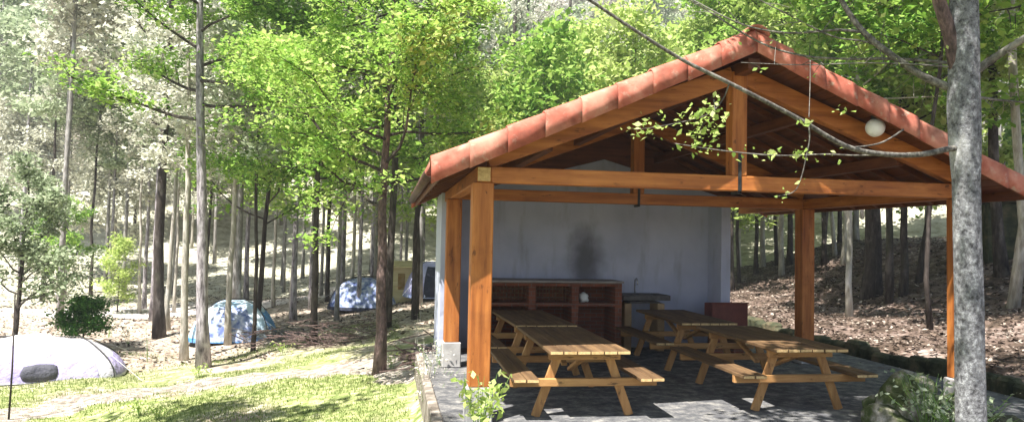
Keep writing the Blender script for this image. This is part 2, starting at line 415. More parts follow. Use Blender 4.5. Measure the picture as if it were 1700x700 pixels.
def leafcloud(anc, per, sig, size, seed, flat=.6, name='crown', zsq=.6):
    g = np.random.default_rng(seed)
    A = np.array([tuple(a) for a, w in anc]); n = len(A)
    clump = g.random(n)
    keep = g.random(n) > .16
    A = A[keep]; clump = clump[keep]; n = len(A)
    C = np.repeat(A, per, 0) + g.normal(size=(n * per, 3)) * sig * np.array([1, 1, zsq])
    rv = np.repeat(clump * .7 + .15, per)
    return leafmesh(name, C, size, flat, seed=seed, rnd=rv)
def make_tree(name, label, cat, loc, rz, T, B, anc, bkm, lfm, per, sig, size, seed, group=None, flat=.6, brm=None, twigs=True):
    t = thing(name, label, cat, loc, rz, group)
    T.build('trunk', bkm, t, True)
    cr = leafcloud(anc, per, sig, size, seed, flat)
    c = link('crown', cr, lfm, t)
    if twigs: B.build('branches', brm or bkm, t)
    return t
def dup(root, loc, rz, sc=1, label=None, group=None):
    r = root.copy(); COL.objects.link(r); r.location = loc; r.rotation_euler = (0, 0, rz); r.scale = (sc, sc, sc * random.uniform(.9, 1.12))
    if label: r['label'] = label
    if group: r['group'] = group
    for ch in list(root.children):
        c = ch.copy(); COL.objects.link(c); c.parent = r
        for gch in ch.children:
            d = gch.copy(); COL.objects.link(d); d.parent = c
    return r

# ================================================================== SETTING
def grid(name, xs, ys, zf, m, kind='structure'):
    X, Y = np.meshgrid(xs, ys); Z = zf(X, Y)
    V = np.stack([X, Y, Z], -1).reshape(-1, 3); nx = len(xs); ny = len(ys)
    i = np.arange((ny - 1) * (nx - 1)); a = (i // (nx - 1)) * nx + i % (nx - 1)
    Fc = np.stack([a, a + 1, a + nx + 1, a + nx], 1)
    me = bpy.data.meshes.new(name); me.from_pydata(V.tolist(), [], Fc.tolist())
    o = link(name, me, m, None, True); tag(o, kind=kind); return o
def nonuni(a, b, dense0, dense1, fine, coarse):
    L_ = list(np.arange(a, dense0, coarse)); M_ = list(np.arange(dense0, dense1, fine)); H_ = list(np.arange(dense1, b + coarse, coarse))
    return np.array(L_ + M_ + H_)

# ground: grass on the left terrace, leaf litter to the right and on the hill
GRASS = [(.12, (.08, .11, .03)), (.4, (.19, .23, .08)), (.65, (.32, .34, .15)), (.9, (.48, .47, .28))]
DIRT = [(.12, (.12, .09, .065)), (.4, (.28, .225, .175)), (.65, (.42, .36, .30)), (.9, (.56, .50, .43))]
LIT = [(.12, (.03, .02, .015)), (.35, (.12, .08, .06)), (.6, (.28, .20, .16)), (.9, (.52, .43, .37))]
gm, nt, mixn, bs, colr = mosaic('ground', GRASS, 9, c2=DIRT, s2=.45, th=(.50, .62))
L = nt.links
tc = nt.nodes.new('ShaderNodeTexCoord'); sx = nt.nodes.new('ShaderNodeSeparateXYZ'); L.new(tc.outputs['Object'], sx.inputs[0])
# further back the grass thins out into bare soil
nb_ = nt.nodes.new('ShaderNodeTexNoise'); nb_.inputs['Scale'].default_value = .35; nb_.inputs['Detail'].default_value = 4; L.new(tc.outputs['Object'], nb_.inputs[0])
ma = nt.nodes.new('ShaderNodeMath'); ma.operation = 'MULTIPLY_ADD'; ma.inputs[1].default_value = 9; L.new(nb_.outputs['Fac'], ma.inputs[0]); L.new(sx.outputs[1], ma.inputs[2])
mr = nt.nodes.new('ShaderNodeMapRange'); mr.inputs[1].default_value = 20; mr.inputs[2].default_value = 25; L.new(ma.outputs[0], mr.inputs[0])
mxa = nt.nodes.new('ShaderNodeMath'); mxa.operation = 'MAXIMUM'
oldl = mixn.inputs[0].links[0].from_socket
L.new(oldl, mxa.inputs[0]); L.new(mr.outputs[0], mxa.inputs[1]); L.new(mxa.outputs[0], mixn.inputs[0])
# the right-hand bank is brown litter
v = nt.nodes.new('ShaderNodeTexVoronoi'); v.inputs['Scale'].default_value = 7; L.new(tc.outputs['Object'], v.inputs['Vector'])
nn = nt.nodes.new('ShaderNodeTexNoise'); nn.inputs['Scale'].default_value = 1.3; nn.inputs['Detail'].default_value = 10; nn.inputs['Roughness'].default_value = .75; L.new(tc.outputs['Object'], nn.inputs[0])
rl = rampnode(nt, [(.33, (.02, .015, .012)), (.45, (.085, .06, .045)), (.56, (.18, .13, .11)), (.7, (.42, .35, .31))]); L.new(nn.outputs['Fac'], rl.inputs[0])
mr2 = nt.nodes.new('ShaderNodeMapRange'); mr2.inputs[1].default_value = 2; mr2.inputs[2].default_value = 5; L.new(sx.outputs[0], mr2.inputs[0])
mx3 = nt.nodes.new('ShaderNodeMix'); mx3.data_type = 'RGBA'; L.new(mr2.outputs[0], mx3.inputs[0]); L.new(colr, mx3.inputs[6]); L.new(rl.outputs[0], mx3.inputs[7])
# the far hillside is pale dry grass
ln_ = nt.nodes.new('ShaderNodeVectorMath'); ln_.operation = 'LENGTH'; L.new(tc.outputs['Object'], ln_.inputs[0])
mr4 = nt.nodes.new('ShaderNodeMapRange'); mr4.inputs[1].default_value = 30; mr4.inputs[2].default_value = 42; L.new(ln_.outputs['Value'], mr4.inputs[0])
rf = rampnode(nt, [(.33, (.16, .15, .10)), (.48, (.38, .37, .28)), (.62, (.55, .54, .44)), (.75, (.68, .66, .57))]); L.new(nn.outputs['Fac'], rf.inputs[0])
mx4 = nt.nodes.new('ShaderNodeMix'); mx4.data_type = 'RGBA'; L.new(mr4.outputs[0], mx4.inputs[0]); L.new(mx3.outputs[2], mx4.inputs[6]); L.new(rf.outputs[0], mx4.inputs[7])
L.new(mx4.outputs[2], bs.inputs['Base Color'])
grid('ground', nonuni(-160, 190, -22, 32, .35, 4), nonuni(-60, 230, 0, 48, .35, 4), gz, gm)

# worn track across the grass
pm, *_ = mosaic('track', [(.12, (.12, .10, .085)), (.4, (.25, .21, .18)), (.65, (.36, .32, .28)), (.9, (.50, .46, .42))], 12, bump=.4)
def strip(name, pixs, widths, m, off=.025):
    P = [ground_hit(*p) for p in pixs]
    pts = []; ws = []
    for i in range(len(P) - 1):
        for k in range(14):
            t = k / 14; pts.append(P[i].lerp(P[i + 1], t)); ws.append(widths[i] * (1 - t) + widths[i + 1] * t)
    pts.append(P[-1]); ws.append(widths[-1])
    vs = []; nx = 9; g = random.Random(3)
    for i, p in enumerate(pts):
        d = (pts[min(i + 1, len(pts) - 1)] - pts[max(0, i - 1)]); d.z = 0; d.normalize(); n_ = Vector((-d.y, d.x, 0))
        wl = ws[i] * (1 + .3 * math.sin(i * .7) + g.uniform(-.15, .15)); wr = ws[i] * (1 + .3 * math.sin(i * .9 + 2) + g.uniform(-.15, .15))
        for k in range(nx):
            u = -1 + 2 * k / (nx - 1); q = p + n_ * (u * (wl if u < 0 else wr) * .5)
            o_ = off if abs(u) < .99 else -.03
            vs.append((q.x, q.y, float(gz(q.x, q.y)) + o_))
    fs = [(i * nx + k, i * nx + k + 1, (i + 1) * nx + k + 1, (i + 1) * nx + k) for i in range(len(pts) - 1) for k in range(nx - 1)]
    me = bpy.data.meshes.new(name); me.from_pydata(vs, [], fs); o = link(name, me, m, None, True); return tag(o, kind='structure')
strip('path', [(-60, 705), (120, 672), (330, 640), (480, 622), (620, 606), (735, 596)], [1.2, 1.3, 1.3, 1.3, 1.4, 1.2], pm)
rm, *_ = mosaic('sandy_road', [(.12, (.40, .35, .32)), (.4, (.55, .50, .47)), (.9, (.72, .68, .65))], 6, bump=.2)
strip('road', [(-80, 520), (150, 518), (300, 512), (460, 500), (600, 474), (700, 468), (860, 462)], [3.5, 3.5, 3.2, 3.4, 4.2, 4, 4], rm)

# ================================================================== PAVILION
PX0, PX1, PY1, PY2, PW = .98, 6.78, 7.64, 10.95, 12.75
CX = (PX0 + PX1) / 2
TIEB, TIEH = 2.51, .17
VY = 7.20; EX0, EX1 = .50, 7.26; BACKY = 13.15
EZ, AZ = 2.50, 3.98         # underside of the verge at the eave / ridge
SL = (AZ - EZ) / (CX - EX0)
pav = thing('open_pavilion', 'open timber picnic pavilion with terracotta tiled gable roof and white back wall', 'pavilion', (0, 0, 0))
# platform
b = MB().box((.62, 6.75, -.75), (8.12, 13.3, 0), ch=.02)
b.build('floor_slab', mat('paved_floor', [(.36, (.05, .052, .06)), (.5, (.12, .12, .125)), (.62, (.26, .25, .235))], (5, 5, 5), .95, 12, .9, .03, nrough=.75), pav)
b = MB().box((.50, 6.75, -.75), (.617, 13.0, .03), ch=.012)
b.build('kerb', mat('stained_kerb', [(.36, (.09, .075, .06)), (.5, (.20, .17, .14)), (.65, (.36, .33, .29))], (4, 4, 4), .95, 10, .8, .03), pav)
for x in (PX0, PX1):
    for y in (PY1, PY2):
        MB().box((x - .14, y - .14, .002), (x + .14, y + .14, .37), ch=.012).build('plinth', PLINTH, pav)
        hp = .112
        MB().box((x - hp, y - hp, .372), (x + hp, y + hp, TIEB - .002), ch=.01).build('post', WZ, pav)
        pz = TIEB
for x in (PX0, PX1):
    # wall plates along the sides
    endgrain_lit_edge(MB().box((x - .075, PY1 - .125, TIEB + .001), (x + .075, BACKY - .05, TIEB + .16), ch=.008).build('wall_plate', WY, pav), WEND)
def trussf(y, wx, wz):
    MB().box((PX0 + .078, y - .08, TIEB), (PX1 - .078, y + .08, TIEB + TIEH), ch=.008).build('tie_beam', wx, pav)
    for s in (-1, 1):
        xe = CX + s * (CX - EX0 - .52)
        ze = EZ + SL * .52 - .02
        MB().beam((xe, y, ze + .05), (CX - s * .0 + s * .07, y, AZ - .16), .12, .20, up=(0, 0, 1)).build('rafter', wx, pav)
    MB().box((CX - .09, y - .083, TIEB + TIEH + .002), (CX + .09, y + .083, AZ - .12), ch=.008).build('king_post', wz, pav)
    MB().box((CX - .02, y - .093, TIEB - .03), (CX + .02, y - .0832, TIEB + TIEH + .25), ch=.002).box((CX - .02, y - .093, TIEB - .036), (CX + .02, y + .09, TIEB - .004), ch=.002).build('iron_strap', BLACKM, pav)
trussf(PY1, WX, WZ)
trussf(PY2, WX, WZ)
# purlins and ridge beam
for s in (-1, 1):
    for q in (.36, .70):
        x = CX + s * (CX - EX0) * (1 - q); z = AZ - SL * abs(x - CX) - .075
        MB().beam((x, PY1 + .10, z), (x, BACKY, z), .10, .13).build('purlin', WDY, pav)
MB().box((CX - .07, VY + .04, AZ - .17), (CX + .07, BACKY, AZ - .045), ch=.006).build('ridge_beam', WDY, pav)
# common rafters under the boards
for s in (-1, 1):
    k = 0; y = VY + .35
    while y < BACKY - .1:
        if abs(y - PY1) > .18 and abs(y - PY2) > .18:
            MB().beam((CX + s * (CX - EX0 - .02), y, EZ + .035), (CX + s * .075, y, AZ - SL * .075 + .035 - .01), .07, .07).build('common_rafter', WD, pav)
        y += .55
# roof boards
roofp = {}
for s in (-1, 1):
    m_ = MB(); n_ = 22; e = Vector((CX + s * (CX - EX0), 0, EZ + .095)); a = Vector((CX + s * .004, 0, AZ + .095))
    for i in range(n_):
        p0 = e.lerp(a, i / n_ + .0015); p1 = e.lerp(a, (i + 1) / n_ - .0015)
        off = Vector((0, 0, .018))
        vs = [(p0.x, VY + .03, p0.z), (p1.x, VY + .03, p1.z), (p1.x, BACKY, p1.z), (p0.x, BACKY, p0.z)]
        vs += [(x_, y_, z_ + .018) for x_, y_, z_ in vs]
        m_.add(vs, [(0, 3, 2, 1), (4, 5, 6, 7), (0, 1, 5, 4), (1, 2, 6, 5), (2, 3, 7, 6), (3, 0, 4, 7)])
    roofp[s] = m_.build('roof_boards', WDY, pav)
# barrel tile field
for s in (-1, 1):
    m_ = MB(); sl_len = (CX - EX0 + .05); ncol = int((BACKY - VY - .3) / .2); nrow = 9
    for r_ in range(nrow):
        x_lo = sl_len * (1 - r_ / nrow) + .03; x_hi = sl_len * (1 - (r_ + 1) / nrow) - .02
        x_hi = max(x_hi, .03)
        vs = []; N = ncol * 6
        for i in range(N + 1):
            y = VY + .18 + (BACKY - VY - .2) * i / N
            hh = .035 * math.sin(i / 6 * 2 * math.pi)
            for xx, ex in ((x_lo, .055), (x_hi, .02)):
                z = AZ + .16 - SL * xx + hh + ex
                vs.append((CX + s * xx, y, z))
        fs = [(2 * i, 2 * i + 1, 2 * i + 3, 2 * i + 2) for i in range(N)]
        m_.add(vs, fs)
    o = m_.build('roof_tiles', TILE, roofp[s], True)
    md = o.modifiers.new('solid', 'SOLIDIFY'); md.thickness = .014
# verge tiles, front and back: hooked half-round pieces overlapping down the slope
def verge(yf, sgn, front):
    prof = [(.0, -.06), (.0, .06), (.006, .13), (.03, .17), (.07, .19), (.12, .185), (.16, .155), (.19, .11)]
    for s in (-1, 1):
        n_ = 9; tot = CX - EX0 + .06
        for k in range(n_):
            lo = tot * (1 - k / n_) + .035; hi = max(tot * (1 - (k + 1) / n_) - .01, .0)
            m_ = MB(); vs = []
            jit = random.uniform(-.012, .012); AZj = random.uniform(-.006, .01)
            for xx, ex in ((lo, .026), (lo - .05, .018), ((lo + hi) / 2, .006), (hi, -.012)):
                for (dy, dz) in prof:
                    dyy = (dy - .09) * (1 + ex * 6) + .09; dzz = (dz - .04) * (1 + ex * 3.6) + .04
                    vs.append((CX + s * xx, yf + sgn * (dyy) + jit, AZ + .06 + AZj - SL * xx + dzz))
            P_ = len(prof); fs = []
            for i in range(3):
                for j in range(P_ - 1):
                    fs.append((i * P_ + j, i * P_ + j + 1, (i + 1) * P_ + j + 1, (i + 1) * P_ + j))
            m_.add(vs, fs); o = m_.build('verge_tile', TILE, roofp[s], True)
            md = o.modifiers.new('solid', 'SOLIDIFY'); md.thickness = .016; md.offset = 1
verge(VY - .02, 1, True)
verge(BACKY + .02, -1, False)
# ridge tiles
y = VY - .03
while y < BACKY:
    m_ = MB(); vs = []
    for yy, ex in ((y, .018), (y + .2, .008), (y + .44, -.004)):
        for k in range(9):
            t = math.pi * k / 8
            vs.append((CX + math.cos(t) * (.13 + ex), yy, AZ + .19 + math.sin(t) * (.10 + ex) - .0))
    m_.add(vs, [(i * 9 + j, i * 9 + j + 1, (i + 1) * 9 + j + 1, (i + 1) * 9 + j) for i in range(2) for j in range(8)])
    o = m_.build('ridge_tile', TILE, roofp[1], True); md = o.modifiers.new('solid', 'SOLIDIFY'); md.thickness = .016
    y += .41
# barge board below the verge, fascia and gutter at the left eave
for s in (-1, 1):
    MB().beam((CX + s * (CX - EX0 + .0), VY + .012, EZ + .075), (CX + s * .005, VY + .012, AZ + .075), .022, .13).build('barge_board', WDX, roofp[s])
    xe = CX + s * (CX - EX0 + .012)
    MB().box((xe - .012, VY + .04, EZ - .01), (xe + .012, BACKY, EZ + .13), ch=.003).build('fascia', WDY, roofp[s])
    m_ = MB(); vs = []
    xg = CX + s * (CX - EX0 + .085)
    for yy in (VY + .25, BACKY + .02):
        for k in range(9):
            t = math.pi + math.pi * k / 8
            vs.append((xg + math.cos(t) * .06, yy, EZ + .10 + math.sin(t) * .06))
    m_.add(vs, [(j, j + 1, 10 + j, 9 + j) for j in range(8)])
    o = m_.build('gutter', mat('brown_gutter', [(.4, (.06, .03, .025)), (.6, (.10, .05, .04))], (4, 4, 4), .5, 3, 0), pav, True)
    md = o.modifiers.new('solid', 'SOLIDIFY'); md.thickness = .006
# back wall with gable
wx0, wx1 = PX0 - .13, 6.10
gb = AZ - .06
vs = []
GT, GS = 3.42, .27
outl = [(wx0, 0.002), (wx1, 0.002), (wx1, GT - GS * abs(wx1 - CX)), (CX, GT), (wx0, GT - GS * abs(wx0 - CX))]
for yy in (PW, PW + .18): vs += [(x, yy, z) for x, z in outl]
m_ = MB().add(vs, [(0, 1, 2, 3, 4), (9, 8, 7, 6, 5)] + [(i, (i + 1) % 5, 5 + (i + 1) % 5, 5 + i) for i in range(5)])
m_.build('back_wall', PLASTER, pav)
gx1 = PX1 + .13
o2 = [(wx1, GT - GS * abs(wx1 - CX) + .003), (CX, GT + .003), (wx0, GT - GS * abs(wx0 - CX) + .003), (wx0, AZ + .09 - SL * abs(wx0 - CX)), (CX, AZ + .09), (gx1, AZ + .09 - SL * abs(gx1 - CX)), (gx1, GT - GS * abs(wx1 - CX) + .003)]
vs = []
for yy in (PW + .03, PW + .10): vs += [(x, yy, z) for x, z in o2]
MB().add(vs, [tuple(range(7)), tuple(range(13, 6, -1))] + [(i, (i + 1) % 7, 7 + (i + 1) % 7, 7 + i) for i in range(7)]).build('dark_gap_infill', WD, pav)  # dark infill added so the shaded gap under the roof stays dark
# short return at each end of the wall
MB().box((wx1 - .18, PW - .55, .002), (wx1, PW - .002, TIEB + .15), ch=.008).build('wall_return', PLASTER, pav)
MB().box((wx0, PW - .95, .002), (wx0 + .16, PW - .002, TIEB + .15), ch=.008).build('wall_return', PLASTER, pav)
# globe lamp under the right slope
lp = at(1453, 212, 8.25)
t = thing('globe_lamp', 'white round globe lamp hanging under the right roof slope', 'lamp', lp)
bpy_m = MB(); vs = []; n1, n2 = 14, 20
for i in range(n1 + 1):
    th = math.pi * i / n1
    for k in range(n2):
        ph = 2 * math.pi * k / n2; vs.append((.105 * math.sin(th) * math.cos(ph), .105 * math.sin(th) * math.sin(ph), .105 * math.cos(th)))
bpy_m.add(vs, [(i * n2 + k, i * n2 + (k + 1) % n2, (i + 1) * n2 + (k + 1) % n2, (i + 1) * n2 + k) for i in range(n1) for k in range(n2)])
bpy_m.build('globe', WHITEG, t, True)
ztop = AZ - SL * abs(lp.x - CX) + .03 - lp.z
MB().tube([(0, 0, .095), (0, 0, .17)], .045, 12).tube([(0, 0, .16), (0, 0, ztop)], .012, 8).build('fitting', BLACKM, t)

# ------------------------------------------------------------------ barbecue
GX0, GX1, GY0, GY1, GZ = 1.55, 4.02, 12.05, PW - .003, 1.24
bb = thing('brick_barbecue', 'red brick barbecue block with three open bays and pale counter top against the back wall', 'barbecue', (0, 0, 0))
n_ = 3; w_ = (GX1 - GX0)
xs_ = [GX0, GX0 + w_ * .335, GX0 + w_ * .64, GX1 - .12]
for x in xs_:
    MB().box((x, GY0, .003), (x + .12, GY1, GZ - .04), ch=.006).build('brick_pier', BRICKR, bb)
MB().box((GX0 + .1225, GY1 - .1, .003), (GX1 - .1225, GY1 - .002, GZ - .042), ch=.004).build('brick_back', BRICKR, bb)
for i in range(3):
    x0, x1 = xs_[i] + .1225, xs_[i + 1] - .0025
    MB().box((x0, GY0 + .012, .80), (x1, GY1 - .102, .86), ch=.005).build('shelf', BRICKR, bb)
    MB().box((x0, GY0 + .02, GZ - .10), (x1, GY0 + .12, GZ - .043), ch=.004).build('lintel', BRICKR, bb)
    m_ = MB()
    nb = 11
    if i < 2:
        for k in range(nb):
            xx = x0 + (x1 - x0) * (k + .5) / nb
            m_.tube([(xx, GY0 + .10, .868), (xx, GY0 + .10, GZ - .105)], .006, 6)
        for zz in (.93, 1.02, 1.10):
            m_.tube([(x0 + .003, GY0 + .108, zz), (x1 - .003, GY0 + .108, zz)], .006, 6)
        m_.build('grate', mat('rusty_iron', [(.4, (.10, .05, .03)), (.6, (.22, .12, .06))], (20, 20, 20), .8, 5, .2), bb)
MB().box((GX0 - .03, GY0 - .03, GZ - .038), (GX1 + .03, GY1, GZ - .005), ch=.006).build('counter_top', mat('counter_concrete', [(.3, (.22, .19, .18)), (.6, (.32, .29, .28))], (4, 4, 4), .8, 8, .2), bb)

# white cloth-like paper lump in the third bay
tp_ = thing('plastic_bag', 'small white plastic bag lying in the right bay of the barbecue', 'bag', (xs_[2] + .26, GY0 + .2, .862))
m_ = MB(); vs = []; g = random.Random(5)
for i in range(9):
    th = math.pi * i / 8
    for k in range(12):
        ph = 2 * math.pi * k / 12; rr = .085 * (1 + g.uniform(-.25, .25)); vs.append((rr * math.sin(th) * math.cos(ph) * 1.1, rr * math.sin(th) * math.sin(ph) * .9, max(0, .07 + rr * math.cos(th))))
m_.add(vs, [(i * 12 + k, i * 12 + (k + 1) % 12, (i + 1) * 12 + (k + 1) % 12, (i + 1) * 12 + k) for i in range(8) for k in range(12)])
m_.build('bag_film', WHITEG, tp_, True)

# ------------------------------------------------------------------ sink counter
sk = thing('sink_counter', 'dark stone sink slab with tap standing against the back wall right of the barbecue', 'sink', (0, 0, 0))
SX0, SX1 = 4.08, 4.95
DKST = mat('dark_stone', [(.35, (.045, .04, .04)), (.6, (.10, .09, .085))], (12, 12, 12), .5, 8, .1)
m_ = MB().box((SX0, 12.15, .90), (SX1, 12.27, .99)).box((SX0, 12.63, .90), (SX1, PW - .003, .99)).box((SX0, 12.272, .90), (SX0 + .15, 12.628, .99)).box((SX1 - .15, 12.272, .90), (SX1, 12.628, .99)).box((SX0 + .152, 12.272, .84), (SX1 - .152, 12.628, .87))
m_.build('basin_slab', DKST, sk)
for x in (SX0 + .06, SX1 - .2):
    MB().box((x, 12.25, .003), (x + .13, PW - .1, .838)).build('pier', mat('tan_block', [(.3, (.28, .17, .09)), (.6, (.40, .27, .15))], (5, 5, 5), .9, 8, .3), sk)
m_ = MB(); pt = [(0, 0, 0), (0, 0, .16)]
c0 = Vector(((SX0 + SX1) / 2 - .05, 12.66, .99)); path = [c0 + Vector((0, 0, 0))]
path += [c0 + Vector((0, 0, .20))]
for k in range(7):
    a = math.pi * k / 6; path.append(c0 + Vector((0, -.07 + .07 * math.cos(a), .20 + .07 * math.sin(a))))
path.append(path[-1] + Vector((0, 0, -.04)))
m_.tube(path, .012, 8).build('tap', STEEL, sk, True)

# ------------------------------------------------------------------ picnic tables
def picnic(label, x, y0, y1, seed, group='wooden picnic tables set under the pavilion'):
    g = random.Random(seed)
    t = thing('picnic_table', label, 'picnic table', (x, (y0 + y1) / 2, 0), g.uniform(-.022, .022), group)
    l = (y1 - y0) / 2
    m_ = MB(); nb = 6; w = .88
    for k in range(nb):
        xa = -w / 2 + w * k / nb + .002; xb = -w / 2 + w * (k + 1) / nb - .002; j = g.uniform(-.008, .008)
        m_.box((xa, -l + j, .712), (xb, l + j, .75), ch=.005)
    endgrain_lit_edge(m_.build('tabletop', WT, t), WEND)
    for s in (-1, 1):
        m_ = MB()
        for k in range(2):
            c = s * .685 + (k - .5) * .14; j = g.uniform(-.008, .008)
            m_.box((c - .067, -l + j, .422), (c + .067, l + j, .46), ch=.005)
        endgrain_lit_edge(m_.build('bench', WT, t), WEND)
    for e in (-1, 1):
        ye = e * (l - .32)
        for s in (-1, 1):
            MB().beam((s * .53, ye, .0), (s * .27, ye, .70), .095, .045, up=(0, 1, 0)).build('leg', WTX, t)
        MB().box((-.82, ye - .085, .335), (.82, ye - .026, .42), ch=.006).build('seat_rail', WTB, t)
        MB().box((-.40, ye - .085, .622), (.40, ye - .026, .71), ch=.006).build('top_rail', WTB, t)
        MB().beam((0, ye - e * .03, .62), (0, ye - e * .62, .40), .07, .04).build('brace', WTX, t)
    # board ends are coloured paler for the sun on the near edges
    return t
T1 = picnic('left front picnic table with its near end beside the front left post', 2.17, 7.45, 9.62, 1)
T2 = picnic('picnic table on the left standing right in front of the brick barbecue', 2.17, 9.78, 11.92, 2)
T3 = picnic('picnic table at the front right with its near end toward the mossy rocks', 4.76, 7.50, 9.70, 3)
T4 = picnic('picnic table at the back right in front of the white wall and sink', 4.72, 10.05, 12.10, 4)

# dark red box at the end of the wall
hx = Vector((5.56, 11.78, 0))
pb = thing('planter_box', 'dark red rectangular planter box standing on brick blocks beside the end of the white wall', 'planter', hx)
REDB = mat('dark_red_paint', [(.3, (.10, .025, .018)), (.6, (.16, .04, .028))], (6, 6, 6), .5, 5, .1)
m_ = MB(); w, d_, h_ = .66, .32, .38
m_.box((0, 0, .5), (w, .02, .5 + h_)).box((0, d_ - .02, .5), (w, d_, .5 + h_)).box((0, .0205, .5), (.02, d_ - .0205, .5 + h_)).box((w - .02, .0205, .5), (w, d_ - .0205, .5 + h_)).box((.021, .021, .5), (w - .021, d_ - .021, .52)).box((-.015, -.015, .5 + h_ + .001), (w + .015, .025, .5 + h_ + .025))
m_.build('box_body', REDB, pb)
MB().box((.05, .03, 0), (.25, d_ - .03, .498)).build('support', BRICKR, pb)
MB().box((w - .25, .03, 0), (w - .05, d_ - .03, .498)).build('support', BRICKR, pb)
MB().box((.022, .027, .525), (w - .022, d_ - .022, .5 + h_ - .03)).build('soil', DKST, pb)

# ================================================================== TENTS
def cloth(name, c, v=.06, trans=.25):
    m = mat(name, [(.35, tuple(max(0, q - v) for q in c)), (.65, tuple(min(.9, q + v) for q in c))], (2.6, 2.6, 2.6), .7, 5, .9, .12)
    return m
def camo(name, cs, sc=2.5):
    return mat(name, [(.38, cs[0]), (.5, cs[1]), (.62, cs[2])], (sc, sc, sc), .7, 4, .2, .02)
def dome(label, px, pyb, w, dpt, h, rz, m1, m2, doorm, tunnel=0, dark=None, flare=1.0):
    p = ground_hit(px, pyb)
    t = thing('tent', label, 'tent', on(p.x, p.y), rz)
    # body: superellipse plan, gored crown
    def body(a0, a1, scale=1.0, base=0.02, top=1.0, nr=12, nt_=40):
        vs = []; fs = []
        nt2 = max(4, int(nt_ * (a1 - a0) / (2 * math.pi)))
        for i in range(nr + 1):
            v_ = base + (top - base) * i / nr
            prof = math.cos(v_ * math.pi / 2) ** .72
            z = h * math.sin(v_ * math.pi / 2) ** 1.0 * scale
            for k in range(nt2 + 1):
                a = a0 + (a1 - a0) * k / nt2
                ca, sa = math.cos(a), math.sin(a)
                e = .62
                rx = (w / 2) * math.copysign(abs(ca) ** e, ca); ry = (dpt / 2) * math.copysign(abs(sa) ** e, sa)
                # fabric sags between the poles (four diagonal poles)
                sag = 1 - .07 * abs(math.cos(2 * a)) * math.sin(v_ * math.pi)
                xx = rx * prof * scale * sag
                if tunnel: xx += math.copysign(tunnel / 2, rx) * (min(1, abs(ca) * 4))
                zz = z * (1 - .10 * abs(math.cos(2 * a)) * math.sin(v_ * math.pi)) - (.14 * h * min(1, abs(xx) / (w / 2 + tunnel / 2)) ** 2 if tunnel else 0) * v_
                if tunnel: zz *= 1 - .34 * max(0, xx / (w / 2 + tunnel / 2)) - .05 * math.sin(xx * 6)
                vs.append((xx, ry * prof * scale * sag, max(zz, .01)))
        N = nt2 + 1
        fs = [(i * N + k, i * N + k + 1, (i + 1) * N + k + 1, (i + 1) * N + k) for i in range(nr) for k in range(nt2)]
        return MB().add(vs, fs)
    body(0, 2 * math.pi).build('canopy', m1, t, True)
    body(R(-38), R(38), 1.012, .02, .55 if doorm is not NAVY else .93).build('side_panel', m2, t, True)
    body(R(250), R(290), 1.02, .02, .72).build('door', doorm, t, True)
    body(0, 2 * math.pi, 1.018, .0, .07, 2).build('base_skirt', m2 if dark is None else dark, t, True)
    for a0 in (R(45), R(135)):
        pts = []
        for i in range(21):
            u = -1 + 2 * i / 20; v_ = 1 - abs(u)
            prof = math.cos(v_ * math.pi / 2) ** .72; z = h * math.sin(v_ * math.pi / 2)
            a = a0 if u < 0 else a0 + math.pi
            ca, sa = math.cos(a), math.sin(a)
            xx = (w / 2) * math.copysign(abs(ca) ** .62, ca) * prof * 1.02
            if tunnel: xx += math.copysign(tunnel / 2, ca); z -= .14 * h * min(1, abs(xx) / (w / 2 + tunnel / 2)) ** 2 * v_
            if tunnel: z *= 1 - .34 * max(0, xx / (w / 2 + tunnel / 2)) - .05 * math.sin(xx * 6)
            pts.append((xx, (dpt / 2) * math.copysign(abs(sa) ** .62, sa) * prof * 1.02, z * 1.03 + .012))
        MB().tube(pts, .013, 6).build('pole', BLACKM, t, True)
    for sx_, sy_ in ((-1, -1), (1, -1), (-1, 1), (1, 1)):
        x0 = sx_ * (w * .36 + tunnel / 2); y0 = sy_ * dpt * .36
        MB().tube([(x0, y0, h * .55), (sx_ * (w * .75 + tunnel / 2), sy_ * dpt * .8, .0)], .006, 4).build('guy_rope', cloth('rope', (.5, .5, .5)), t)
    return t
WHT = cloth('white_flysheet', (.50, .49, .54), .07); LAV = cloth('lavender_flysheet', (.36, .32, .52)); 
BLU = cloth('blue_flysheet', (.10, .27, .58)); LBL = camo('pale_blue_fabric', ((.34, .52, .70), (.46, .60, .72), (.60, .68, .74)))
NAVY = cloth('navy_fabric', (.03, .035, .06), .01); BCAMO = camo('blue_print_fabric', ((.10, .14, .34), (.28, .34, .55), (.55, .58, .68)), 6)
GRYC = cloth('grey_fabric', (.07, .07, .09), .02)
dome('large white tunnel tent with a lavender door at the left edge of the clearing', 66, 624, 1.9, 1.9, .92, R(14), WHT, LAV, LAV, tunnel=1.5, dark=WHT)
dome('pale blue dome tent with royal blue side panel behind the pale pine trunk', 388, 562, 2.5, 2.0, 1.15, R(5), LBL, BLU, BCAMO)
dome('navy and blue patterned dome tent between the slender trunks', 606, 512, 2.7, 2.2, 1.2, R(165), BCAMO, NAVY, NAVY, dark=NAVY)
dome('lavender blue tent farthest back beside the pavilion wall', 716, 492, 2.1, 2.0, 1.35, R(10), cloth('violet_fabric', (.42, .42, .66)), BCAMO, NAVY)
